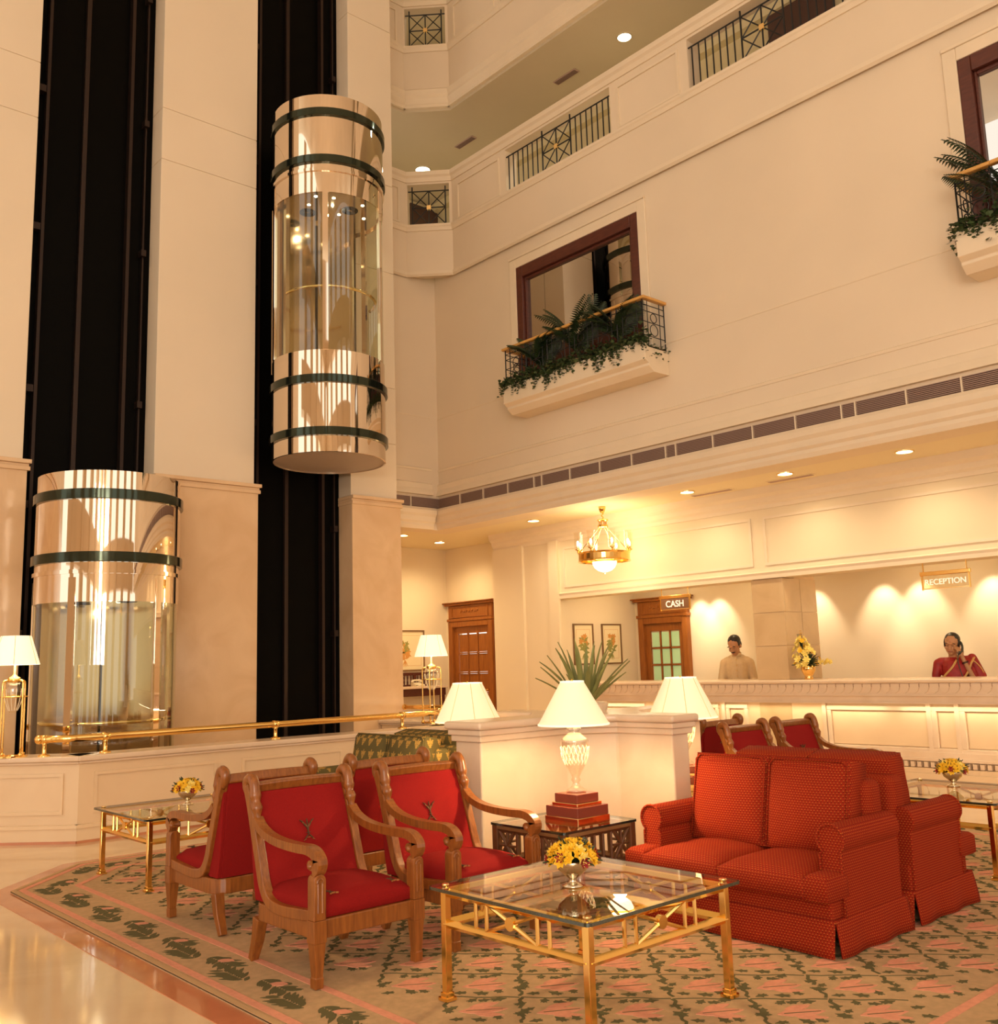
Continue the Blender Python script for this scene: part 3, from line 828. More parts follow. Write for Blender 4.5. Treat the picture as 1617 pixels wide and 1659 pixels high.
# ------------------------------------------------------------------ glass lifts
def make_lift():
    g = empty('glass_lift', (0, 0, 0), 0, 'x', 'lift', 'panoramic glass lifts')
    R = .71; n = 56
    def cyl(z0, z1, r, name, m, parent=g, t=.02, sm=True):
        o = MB().lathe([(r - t, z0), (r, z0), (r, z1), (r - t, z1), (r - t, z0)], n).build(name, m, parent)
        o.data.shade_smooth()
        o.modifiers.new('es', 'EDGE_SPLIT').split_angle = math.radians(50)
        return o
    # heights relative to cab floor (0 = 5.13 above the lobby for the raised car)
    z = lambda a: a - 5.13
    cyl(z(8.33), z(8.57), R, 'crown_drum', CHROME); cyl(z(7.70), z(8.33), R + .005, 'upper_drum', CHROME)
    cyl(z(7.26), z(7.68), R, 'canopy_drum', CHROME); cyl(z(7.535), z(7.575), R + .018, 'canopy_lip', CHROME)
    cyl(z(4.86), z(5.23), R, 'apron_drum', CHROME); cyl(z(4.22), z(4.86), R + .005, 'lower_drum', CHROME); cyl(z(3.97), z(4.22), R, 'skirt_drum', CHROME)
    for a, b in ((8.28, 8.38), (7.65, 7.75), (4.82, 4.92), (4.17, 4.27)):
        o = MB().lathe([(R - .01, z(a)), (R + .03, z(a)), (R + .034, z(a) + .004), (R + .034, z(b) - .004), (R + .03, z(b)), (R - .01, z(b))], n).build('green_band', GREENGL, g)
        o.data.shade_smooth(); o.modifiers.new('es', 'EDGE_SPLIT').split_angle = math.radians(35)
    # curved glass in segments between steel mullions
    for k in range(3):
        a0 = math.radians(-195 + k * 70); a1 = a0 + math.radians(70)
        MB().lathe([(R - .012, z(5.23)), (R - .012, z(7.26))], 18, a0=a0, a1=a1).build('glass_pane', GLASS_C, g, smooth=True)
    for k in range(4):
        a = math.radians(-195 + k * 70)
        M = RZ(a) @ T(R - .005, 0, 0)
        MB().box(-.025, .012, -.035, .035, z(5.23), z(7.5), M).build('mullion', CHROME, g)
    MB().lathe([(0, z(7.29)), (R - .02, z(7.29)), (R - .02, z(7.33)), (0, z(7.33))], n).build('car_ceiling', CHROME2, g)
    MB().lathe([(0, z(5.05)), (R - .02, z(5.05)), (R - .02, z(5.13)), (0, z(5.13))], n).build('car_floor', DADO, g)
    MB().lathe([(0, z(3.98)), (R - .01, z(3.98)), (R - .01, z(4.0)), (0, z(4.0))], n).build('underside', mat('grey_underside', (.45, .36, .30), .5), g)
    MB().lathe([(0, z(8.5)), (R - .01, z(8.5)), (R - .01, z(8.52)), (0, z(8.52))], n).build('roof', BLACKM, g)
    # rear car body with doors of bronze steel
    b = MB().box(-.62, .62, .30, .36, z(5.1), z(7.3)); b.box(-.62, -.56, -.0, .30, z(5.1), z(7.3)); 
    b.build('car_back', mat('bronze_mirror', (.62, .46, .30), .12, metal=.9), g)
    MB().box(-.012, .012, .285, .30, z(5.13), z(7.25)).build('door_gap', BLACKM, g)
    rp = [(.60 * math.cos(t), .60 * math.sin(t), z(6.08)) for t in [math.radians(-190 + 8 * i) for i in range(24)]]
    MB().tube(rp, .02, 8).build('handrail', BRASSL, g, smooth=True)
    for k, (x, y) in enumerate(((-.35, -.1), (-.2, -.45), (.2, -.5), (.42, -.2), (.1, -.1), (-.4, -.35))):
        MB().lathe([(.0, z(7.285)), (.022, z(7.285))], 12, (x, y, 0)).build('car_lamp', GLOW, g)
    for x, y in ((-.25, .1), (.15, -.28)):
        f = MB()
        for r in (.03, .05, .07, .09): f.lathe([(r, z(7.285)), (r + .008, z(7.278)), (r + .016, z(7.285))], 20, (x, y, 0))
        f.build('ceiling_fan_grille', BLACKM, g)
    MB().box(-.05, .05, .36, .95, z(7.4), z(7.5)).box(-.5, .5, .36, .46, z(3.99), z(8.5)).build('carriage', BLACKM, g)
    return g
lift = make_lift()
lift.location = (6.48, 10.4, 5.13); lift['label'] = 'panoramic glass lift car raised high in the right shaft'
dup(lift, (3.77, 10.4, 0.005), math.radians(-12), 'panoramic glass lift car at lobby level in the left shaft')
lamp_light('lift_lamp', (6.45, 10.25, 7.22), 6, .012, (1, .85, .6)); lamp_light('lift_lamp', (3.75, 10.25, 2.1), 6, .012, (1, .85, .6))

# ------------------------------------------------------------------ cross shaped marble partition with planter
px, py = 5.15, 4.89
def cross(tx, ty, lx0, lx1, ly0, ly1, c, d=0.):
    # plan of a plus with chamfered inner corners; tx half thickness of the y-arms, ty of the x-arms
    tx += d; ty += d; lx0 -= d; lx1 += d; ly0 -= d; ly1 += d
    return [(lx0, py - ty), (px - tx - c, py - ty), (px - tx, py - ty - c), (px - tx, ly0), (px + tx, ly0), (px + tx, py - ty - c), (px + tx + c, py - ty), (lx1, py - ty),
            (lx1, py + ty), (px + tx + c, py + ty), (px + tx, py + ty + c), (px + tx, ly1), (px - tx, ly1), (px - tx, py + ty + c), (px - tx - c, py + ty), (lx0, py + ty)]
PA = (.085, .125, 4.06, 6.3, 4.06, 5.72, .24)
pt = empty('marble_partition', (px, py, 0), label='low cross-shaped pink marble partition behind the table lamp', cat='partition')
def pp(name, m, mb, **k):
    for i in range(len(mb.v)): mb.v[i] = mb.v[i] - Vector((px, py, 0))
    return mb.build(name, m, pt, **k)
pp('partition_body', STONE_L, MB().prism(cross(*PA), .018, .93), bevel=.012)
pp('plinth', STONE_L, MB().prism(cross(*PA, d=.02), .018, .12), bevel=.008)
pp('coping', STONE_L, MB().prism(cross(*PA, d=.055), 1.0, 1.05), bevel=.018, seg=3)
pp('cornice', STONE_L, MB().prism(cross(*PA, d=.035), .965, 1.0), bevel=.006)
pp('cornice', STONE_L, MB().prism(cross(*PA, d=.02), .925, .965), bevel=.006)

# ------------------------------------------------------------------ reception counter and column
ct = empty('reception_counter', (XH, 4, 0), label='long carved marble reception counter with lit underside', cat='counter')
YL = 10.35
def cp(name, m, mb, **k):
    for i in range(len(mb.v)): mb.v[i] = mb.v[i] - Vector((XH, 4, 0))
    return mb.build(name, m, ct, **k)
cp('counter_body', STONE, MB().box(XH + .02, XH + .22, -4, YL, 0, 1.0))
cp('worktop', STONE_L, MB().box(10.58, 11.36, -4, YL + .1, 1.07, 1.11), bevel=.014, seg=3)
cp('frieze', STONE_L, MB().box(10.62, 10.95, -4, YL + .06, .935, 1.07))
cp('frieze_bead', STONE_L, MB().box(10.61, 10.95, -4, YL + .06, .925, .937).box(10.64, 10.95, -4, YL + .05, .845, .925).box(10.625, 10.95, -4, YL + .05, .84, .85))
eg = MB(); y = 1.6
prof = [(-.052, .10), (.052, .10), (.05, .06), (.036, .025), (0, .0), (-.036, .025), (-.05, .06)]
tg = MB().extr([(0, a, b) for a, b in prof], (-.012, 0, 0)).build('carved_tongue', STONE_L, ct, bevel=.004)
tg.location = (10.62 - XH, y - 4, .955)
dg = MB().box(-.016, -.001, -.003, .003, .07, .105).build('tongue_dart', mat('carving_shade', (.40, .24, .15), .7), ct); dg.location = (10.62 - XH, y - 4 + .055, .955)  # dark dart colour stands for shade between the carved tongues
while y < YL - .1:
    y += .11
    inst(tg, 'carved_tongue', ct, (10.62 - XH, y - 4, .955)); inst(dg, 'tongue_dart', ct, (10.62 - XH, y - 4 + .055, .955))
cp('panel_rail', STONE_L, MB().box(XH - .03, XH + .03, -4, YL, .24, .31).box(XH - .05, XH + .03, -4, YL, .215, .245))
cp('base_step', STONE, MB().box(XH - .06, XH + .03, -4, YL, .0, .085).box(XH - .045, XH + .03, -4, YL, .085, .14))
yy = 1.6
dn = MB().box(-.055, .0, 0, .042, 0, .055).build('dentil', STONE_L, ct, bevel=.003); dn.location = (0, yy - 4, .15)
while yy < YL - .1:
    yy += .0755; inst(dn, 'dentil', ct, (0, yy - 4, .15))
for y0, y1 in ((9.2, 10.3), (7.95, 8.9), (7.5, 7.75), (5.10, 6.30), (4.79, 5.03), (3.5, 4.72), (3.0, 3.3), (1.8, 2.9)):
    f = MB(); panel_frame(f, (XH + .02, y0 - .04, 0), (0, 1, 0), y1 - y0 + .08, .30, .80, (-1, 0, 0), .05, .035)
    cp('panel_frame', STONE_L, f, bevel=.006)
    cp('panel', STONE, MB().box(XH + .005, XH + .03, y0 + .02, y1 - .02, .36, .74), bevel=.004)
    cp('panel_stile', STONE_L, MB().box(XH - .02, XH + .03, y1 + .05, y1 + .10, .30, .84))
cp('light_strip', TUBE, MB().box(XH - .10, XH - .07, -4, YL, .835, .842))
for k in range(4):
    area('counter_strip_light', (XH - .085, 9.4 - 2.6 * k, .83), (XH - .03, 9.4 - 2.6 * k, 0), .03, 5, (1, .86, .56), 2.3)
    SC.collection.objects[-1]
for l in [o for o in COL.objects if o.name.startswith('counter_strip_light')]:
    l.rotation_euler = (0, math.radians(18), 0); l.data.size = .04; l.data.size_y = 2.4

cl = empty('marble_column', (10.885, 7.06, 0), label='square column clad in marble slabs behind the reception counter', cat='column')
x0, x1, y0, y1 = 0.0, .78, -.23, .23
MB().box(x0 + .012, x1 - .012, y0 + .012, y1 - .012, 0, 2.38).box(.30, x1 - .012, y0 + .012, y1 - .012, 2.38, 2.615).build('core', DADO, cl)
zz = [0, .42, .85, 1.11, 1.53, 1.95, 2.378]
SLAB = mat('sand_marble', (.64, .45, .25), .3, var=.14, vscale=2.2, warp=1, col2=(.54, .36, .19))
for a, b in zip(zz[:-1], zz[1:]):
    MB().box(x0, x0 + .02, y0, y1, a + .003, b - .003).build('marble_slab', SLAB, cl, bevel=.002)
    for k in range(2):
        MB().box(x0 + .022 + k * .38, x0 + .395 + k * .38, y0, y0 + .02, a + .003, b - .003).build('marble_slab', SLAB, cl, bevel=.002)
        MB().box(x0 + .022 + k * .38, x0 + .395 + k * .38, y1 - .02, y1, a + .003, b - .003).build('marble_slab', SLAB, cl, bevel=.002)

# ------------------------------------------------------------------ doors
def panel_door(n, loc, w, h, label, glazed, rows, zcap):
    d = empty('door_%d' % n, loc, label=label, cat='door', kind='structure')
    f = MB()
    cs = .11
    f.box(-.07, .03, -w / 2, -w / 2 + cs, 0, h); f.box(-.07, .03, w / 2 - cs, w / 2, 0, h); f.box(-.07, .03, -w / 2 + cs, w / 2 - cs, h - .1, h)
    f.build('casing', DOORW, d, bevel=.01)
    f = MB().box(-.085, .03, -w / 2 - .02, w / 2 + .02, h, h + .05).box(-.06, .03, -w / 2, w / 2, h + .05, zcap - .06)
    f.build('transom', DOORW, d, bevel=.008)
    MB().box(-.11, .03, -w / 2 - .06, w / 2 + .06, zcap - .06, zcap - .02).box(-.14, .03, -w / 2 - .09, w / 2 + .09, zcap - .02, zcap).build('crown', DOORW, d, bevel=.008)
    f = MB(); panel_frame(f, (-.06, -w / 2 + .1, 0), (0, 1, 0), w - .2, h + .07, zcap - .08, (-1, 0, 0), .022, .012); f.build('transom_moulding', DOORW, d)
    c = MB(); zc = (h + zcap) / 2
    for k in range(-3, 4):
        c.ball((-.065, k * .075, zc + (.012 if k % 2 else 0)), .022, 8, (.5, 1.2, .8))
        c.ball((-.065, k * .075 + .03, zc - .02), .012, 6, (.5, 1.6, .6))
    c.build('carving', DOORW, d, smooth=True)
    iw = w - 2 * cs
    leaf = empty('door_leaf', (0, 0, 0)); leaf.parent = d
    st = MB()
    y0, y1, z0, z1 = -iw / 2, iw / 2, .02, h - .1
    cw = (iw - .20) / 3
    st.box(-.01, .03, y0, y0 + .1, z0, z1); st.box(-.01, .03, y1 - .1, y1, z0, z1); st.box(-.01, .03, y0 + .1, y1 - .1, z1 - .12, z1); st.box(-.01, .03, y0 + .1, y1 - .1, z0, z0 + .2)
    for k in (1, 2): st.box(-.008, .03, y0 + .1 + k * cw - .014, y0 + .1 + k * cw + .014, z0 + .2, z1 - .12)
    rh = (z1 - .12 - z0 - .2) / rows
    for k in range(1, rows): st.box(-.008, .03, y0 + .1, y1 - .1, z0 + .2 + k * rh - .014, z0 + .2 + k * rh + .014)
    st.build('door_frame', DOORW, leaf, bevel=.004)
    for i in range(3):
        for j in range(rows):
            MB().box(.008, .022, y0 + .1 + i * cw + .018, y0 + .1 + (i + 1) * cw - .018, z0 + .2 + j * rh + .018, z0 + .2 + (j + 1) * rh - .018).build('pane' if glazed else 'door_panel', PANEG if glazed else DOORW, leaf, bevel=.006)
    MB().tube([(-.03, y0 + .05, .98), (-.06, y0 + .05, .98), (-.06, y0 + .14, .98)], .011, 8).build('handle', BRASS, leaf, smooth=True)
    return d
panel_door(1, (11.42, 13.55, 0), 1.22, 2.20, 'panelled mahogany door with carved transom in the corridor', False, 5, 2.55)
panel_door(2, (XB - .02, 10.27, 0), 1.02, 2.09, 'mahogany door with pale green glass panes behind the cash sign', True, 6, 2.42)

# ------------------------------------------------------------------ signs
def text_mesh(s, size, depth):
    c = D.curves.new('lettering', 'FONT'); c.body = s; c.size = size; c.extrude = depth; c.align_x = 'CENTER'; c.align_y = 'CENTER'; c.offset = size * .012
    o = D.objects.new('tmp', c); COL.objects.link(o)
    dg_ = bpy.context.evaluated_depsgraph_get(); me = D.meshes.new_from_object(o.evaluated_get(dg_))
    D.objects.remove(o); return me
def hang_sign(name, loc, w, h, s, size, plate, ink, label, grp):
    # hangs in the plane of the header, faces -X; local y runs along the wall
    g = empty(name, loc, 0, label, 'sign', grp)
    MB().box(-.006, .006, -w / 2, w / 2, -h, 0).build('sign_plate', plate, g, bevel=.003)
    f = MB()
    f.box(-.016, .016, -w / 2 - .02, w / 2 + .02, 0, .045)
    f.build('top_bar', BRASS, g, bevel=.006)
    for sy in (-1, 1):
        MB().box(-.010, .010, sy * w / 2 - .008, sy * w / 2 + .008, -h - .015, 0).build('side_bar', BRASS, g)
        MB().tube([(0, sy * (w / 2 - .02), .04), (0, sy * (w / 2 - .02), .16)], .007, 6).build('hanger', BRASS, g)
    MB().box(-.009, .009, -w / 2, w / 2, -h - .008, -h + .004).build('bottom_bar', BRASSL, g)
    me = text_mesh(s, size, .003); me.materials.append(ink)
    o = D.objects.new('lettering', me); COL.objects.link(o); o.parent = g
    o.rotation_euler = (PI / 2, 0, -PI / 2); o.location = (-.010, 0, -h / 2 - .005)
    return g
hang_sign('cash_sign', (10.90, 8.55, 2.24), .50, .15, 'CASH', .125, SIGNB, WHITE, 'hanging brown CASH sign with brass bar', 'hanging brass signs')
hang_sign('reception_sign', (10.90, 4.79, 2.24), .52, .145, 'RECEPTION', .088, SIGNG, ETCH, 'hanging etched glass RECEPTION sign with brass bar', 'hanging brass signs')

# ------------------------------------------------------------------ framed botanical prints
def picture(loc, rz, w, h, label, seed, orange=False):
    g = empty('botanical_print', loc, rz, label, 'picture', 'framed botanical prints')
    t = .022
    f = MB().box(-w / 2, w / 2, -.03, 0, 0, t).box(-w / 2, w / 2, -.03, 0, h - t, h).box(-w / 2, -w / 2 + t, -.03, 0, t, h - t).box(w / 2 - t, w / 2, -.03, 0, t, h - t)
    f.build('picture_frame', PFRAME, g, bevel=.004)
    MB().box(-w / 2 + t, w / 2 - t, -.012, -.004, t, h - t).build('paper', PAPER, g)
    l = MB(); panel_frame(l, (-w / 2 + .07, -.012, 0), (1, 0, 0), w - .14, .09, h - .09, (0, -1, 0), .004, .001); l.build('mount_line', INKO, g)
    r = random.Random(seed); a = MB(); b = MB()
    def lf(mb, x, z, an, L, wd):
        pts = [(0, 0), (.3, .5), (.6, .45), (1, 0), (.6, -.45), (.3, -.5)]
        mb.extr([(x + (u * L) * math.cos(an) - v * wd * math.sin(an), -.0125, z + (u * L) * math.sin(an) + v * wd * math.cos(an)) for u, v in pts], (0, -.0012 - r.random() * .001, 0))
    s = h / .66
    for k in range(16):
        z = h * (.25 + .35 * k / 16)
        lf(a, (r.random() - .5) * .05, z, r.choice((.5, 2.6, 1.2, 1.9, -.3, 3.4)) + (r.random() - .5) * .5, .13 * s, .045)
    for k in range(9):
        cx_, cz = (r.random() - .5) * .14, h * (.45 + .25 * r.random())
        for q in range(5): lf(b, cx_, cz, q * 1.256, .05 * s, .03)
    for k in range(5): lf(a, 0, h * .27, -PI / 2 + (k - 2) * .25, .12 * s, .012)
    a.build('foliage_drawing', INKO if orange else INKG, g); b.build('flower_drawing', INKO if not orange else INKG, g)
    return g
picture((11.49, 10.90, 1.36), 0, .46, .65, 'framed botanical print behind the agave, nearer the lobby', 3)
picture((12.16, 10.90, 1.36), 0, .47, .65, 'framed botanical print nearer the cash door', 5)
picture((10.42, 14.25, 1.34), 0, .86, .72, 'framed orange botanical print above the telephone shelf', 8, True)

# telephone shelf in the corridor
ts = empty('telephone_shelf', (10.3, 14.25, 0), label='dark wooden shelf with spindle back and stone top in the corridor', cat='shelf')
MB().box(-1.0, .82, -.34, 0, 1.03, 1.07).build('shelf_top', STONE_L, ts, bevel=.006)
MB().box(-.98, .80, -.30, 0, .90, 1.03).build('apron', FRAMEW, ts, bevel=.006)
for x in (-.95, .72): MB().box(x, x + .07, -.28, -.21, 0, .90).build('leg', FRAMEW, ts)
MB().box(-1, .8, -.04, -.01, 1.26, 1.31).box(-1, .8, -.04, -.01, 1.07, 1.10).build('back_rail', FRAMEW, ts)
for k in range(24):
    x = -.95 + k * .074
    if k % 6 == 5: MB().box(x - .03, x + .03, -.04, -.01, 1.1, 1.26).build('stile', FRAMEW, ts)
    else: MB().lathe([(.010, 1.1), (.016, 1.14), (.010, 1.18), (.016, 1.22), (.010, 1.26)], 8, (x, -.025, 0)).build('spindle', FRAMEW, ts, smooth=True)
for x, lab in ((9.95, 'left'), (10.55, 'right')):
    tp = empty('telephone', (x, 14.05, 1.07), 0, 'ivory telephone on the corridor shelf, %s one' % lab, 'telephone', 'ivory house telephones')
    MB().extr([(-.09, -.1, 0), (-.09, .09, 0), (-.09, .09, .07), (-.09, -.1, .03)], (.18, 0, 0)).build('phone_base', PHONEW, tp, bevel=.008)
    MB().tube(bez([(-.1, .03, .07), (-.08, .03, .10), (0, .03, .105), (.08, .03, .10), (.1, .03, .07)]), [.026] * 5 + [.017] * 15 + [.026] * 5, 10).build('handset', PHONEW, tp, smooth=True)
    MB().tube([(-.1 + .02 * math.cos(i * .9), -.12 + .01 * math.sin(i), .02 + .0 * i - (.004 * i if i > 6 else 0) * 0) for i in range(14)], .006, 6).build('cord', PHONE, tp)

# ------------------------------------------------------------------ chandelier
chd = empty('chandelier', (10.15, 9.15, ZS), label='brass ring chandelier with glass hurricane shades and opal bowl', cat='chandelier')
def cz(z): return z - ZS
MB().lathe([(0, 0), (.05, 0), (.05, -.03), (.035, -.07), (.02, -.09), (0, -.09)], 20).build('ceiling_rose', BRASS, chd, smooth=True)
MB().tube(bez([(0, 0, -.08), (.02, 0, -.10), (-.02, 0, -.125), (.015, 0, -.15), (0, 0, -.17)]), .008, 8).build('hook', BRASS, chd, smooth=True)
MB().lathe([(0, cz(3.37)), (.075, cz(3.37)), (.08, cz(3.355)), (.06, cz(3.34)), (0, cz(3.34))], 20).build('hub_disc', BRASS, chd)
MB().lathe([(0, cz(3.25)), (.06, cz(3.25)), (.075, cz(3.26)), (.07, cz(3.29)), (0, cz(3.29))], 20).build('hub_disc', BRASS, chd)
for k in range(6):
    a = k * PI / 3
    MB().tube([(.05 * math.cos(a), .05 * math.sin(a), cz(3.285)), (.05 * math.cos(a), .05 * math.sin(a), cz(3.345))], .007, 6).build('hub_rod', BRASS, chd)
    b = a + .2
    MB().tube([(.05 * math.cos(b), .05 * math.sin(b), cz(3.26)), (.35 * math.cos(b), .35 * math.sin(b), cz(2.9))], .006, 6).build('chain', BRASS, chd)
MB().lathe([(.35, cz(2.78)), (.37, cz(2.775)), (.36, cz(2.80)), (.36, cz(2.875)), (.372, cz(2.90)), (.35, cz(2.90)), (.335, cz(2.88)), (.335, cz(2.79)), (.35, cz(2.78))], 40).build('ring', BRASS, chd)
MB().box(-.35, .35, -.02, .02, cz(2.775), cz(2.785)).box(-.02, .02, -.35, .35, cz(2.775), cz(2.785)).build('ring_brace', BRASS, chd)
MB().lathe([(.17, cz(2.775)), (.165, cz(2.74)), (.14, cz(2.69)), (.09, cz(2.65)), (.03, cz(2.632)), (0, cz(2.63))], 28).build('opal_bowl', BOWLG, chd, smooth=True)
MB().lathe([(.165, cz(2.77)), (.18, cz(2.77)), (.18, cz(2.79)), (.165, cz(2.79))], 28).build('bowl_rim', BRASS, chd)
MB().ball((0, 0, cz(2.622)), .016, 10).build('finial', BRASS, chd, smooth=True)
for k in range(8):
    a = k * PI / 4 + .25
    c = Vector((.375 * math.cos(a), .375 * math.sin(a), 0))
    arm = MB().lathe([(.0, cz(2.90)), (.012, cz(2.90)), (.012, cz(2.925)), (.045, cz(2.945)), (.02, cz(2.96)), (.012, cz(2.99)), (0, cz(2.99))], 12, c).build('candle_cup', BRASS, chd, smooth=True)
    MB().lathe([(.046, cz(2.945)), (.05, cz(2.99)), (.05, cz(3.16)), (.058, cz(3.185))], 18, c).build('glass_shade', GLASS_H, arm, smooth=True)
    MB().ball(c + Vector((0, 0, cz(3.03))), .017, 10, (1, 1, 2.2)).build('bulb', GLOW, arm, smooth=True)
lamp_light('chandelier_lamp', (10.15, 9.15, 3.06), 20, .25, (1, .80, .50)); lamp_light('chandelier_bowl_lamp', (10.15, 9.15, 2.55), 12, .1, (1, .80, .50))
# ------------------------------------------------------------------ armchairs
def rrect(x0, x1, y0, y1, r, n=4, corners=(1, 1, 1, 1)):
    out = []
    for (cx_, cy_, a, on) in ((x1 - r, y1 - r, 0, corners[0]), (x0 + r, y1 - r, PI / 2, corners[1]), (x0 + r, y0 + r, PI, corners[2]), (x1 - r, y0 + r, 1.5 * PI, corners[3])):
        if not on:
            out.append((cx_ + r * (1 if a in (0, 1.5 * PI) else -1), cy_ + r * (1 if a in (0, PI / 2) else -1))); continue
        for k in range(n + 1):
            t = a + PI / 2 * k / n; out.append((cx_ + r * math.cos(t), cy_ + r * math.sin(t)))
    return out
SQ = lambda z: .285 + (z - .285) * .925 if z > .285 else z
STILE = [(.03, .305), (.22, .288), (.36, .285), (.45, .31), (.505, .38), (.545, .50), (.59, .64), (.625, .75), (.655, .83), (.672, .862)]
STILE = [(a, SQ(b)) for a, b in STILE]
def cushion(mb, x0, x1, y0, y1, z0, z1, dome=.02, n=8, r=.03):
    # rounded, domed cushion as a grid shell
    pts = []
    def g(u):  # rounded ramp
        return 1 - max(0, 1 - min(u, 1 - u) / .13) ** 2.2
    top = []; bot = []
    for j in range(n + 1):
        for i in range(n + 1):
            u, v = i / n, j / n
            uu = .5 - .5 * math.cos(PI * u); vv = .5 - .5 * math.cos(PI * v)
            e = min(1., g(uu)) * min(1., g(vv))
            d_ = math.sin(PI * uu) * math.sin(PI * vv)
            x, y = x0 + (x1 - x0) * uu, y0 + (y1 - y0) * vv
            top.append((x, y, z1 - r * (1 - e) + dome * d_)); bot.append((x, y, z0 + r * .5 * (1 - e)))
    m = n + 1; o = m * m
    fs = []
    for j in range(n):
        for i in range(n):
            fs.append((j * m + i, j * m + i + 1, (j + 1) * m + i + 1, (j + 1) * m + i))
            fs.append((o + j * m + i, o + (j + 1) * m + i, o + (j + 1) * m + i + 1, o + j * m + i + 1))
    per = [i for i in range(m)] + [j * m + n for j in range(1, m)] + [n * m + i for i in range(n - 1, -1, -1)] + [j * m for j in range(n - 1, 0, -1)]
    for k in range(len(per)):
        a, b = per[k], per[(k + 1) % len(per)]
        fs.append((a, o + a, o + b, b))
    mb.add(top + bot, fs)
def motif(mb, mg, c, ux, uy, s, nrm):
    c, ux, uy, nrm = Vector(c), Vector(ux), Vector(uy), Vector(nrm)
    def dia(u, v, an, L, w, b):
        pts = []
        for p, q in ((-L / 2, 0), (0, w * .6), (L / 2, 0), (0, -w * .6)):
            pts.append(c + ux * (u + p * math.cos(an) - q * math.sin(an)) * s + uy * (v + p * math.sin(an) + q * math.cos(an)) * s - nrm * .004)
        b.extr(pts, nrm * .007)
    for u, v, an, L, w in ((0, .05, 1.57, .5, .09), (-.14, .2, 2.2, .42, .06), (.14, .2, .94, .42, .06), (-.28, .38, 2.5, .34, .05), (.28, .38, .64, .34, .05), (0, .36, 1.57, .3, .05), (-.13, -.38, .8, .5, .04), (.13, -.38, 2.34, .5, .04), (0, -.18, 0, .3, .04)):
        dia(u, v, an, L, w, mb)
    for u, v, an, L, w in ((-.06, .12, 1.9, .3, .03), (.06, .12, 1.2, .3, .03), (-.22, .3, 2.4, .24, .025), (.22, .3, .74, .24, .025), (0, -.42, 0, .3, .03), (-.24, -.52, .4, .2, .03), (.24, -.52, 2.7, .2, .03)):
        dia(u, v, an, L, w, mg)
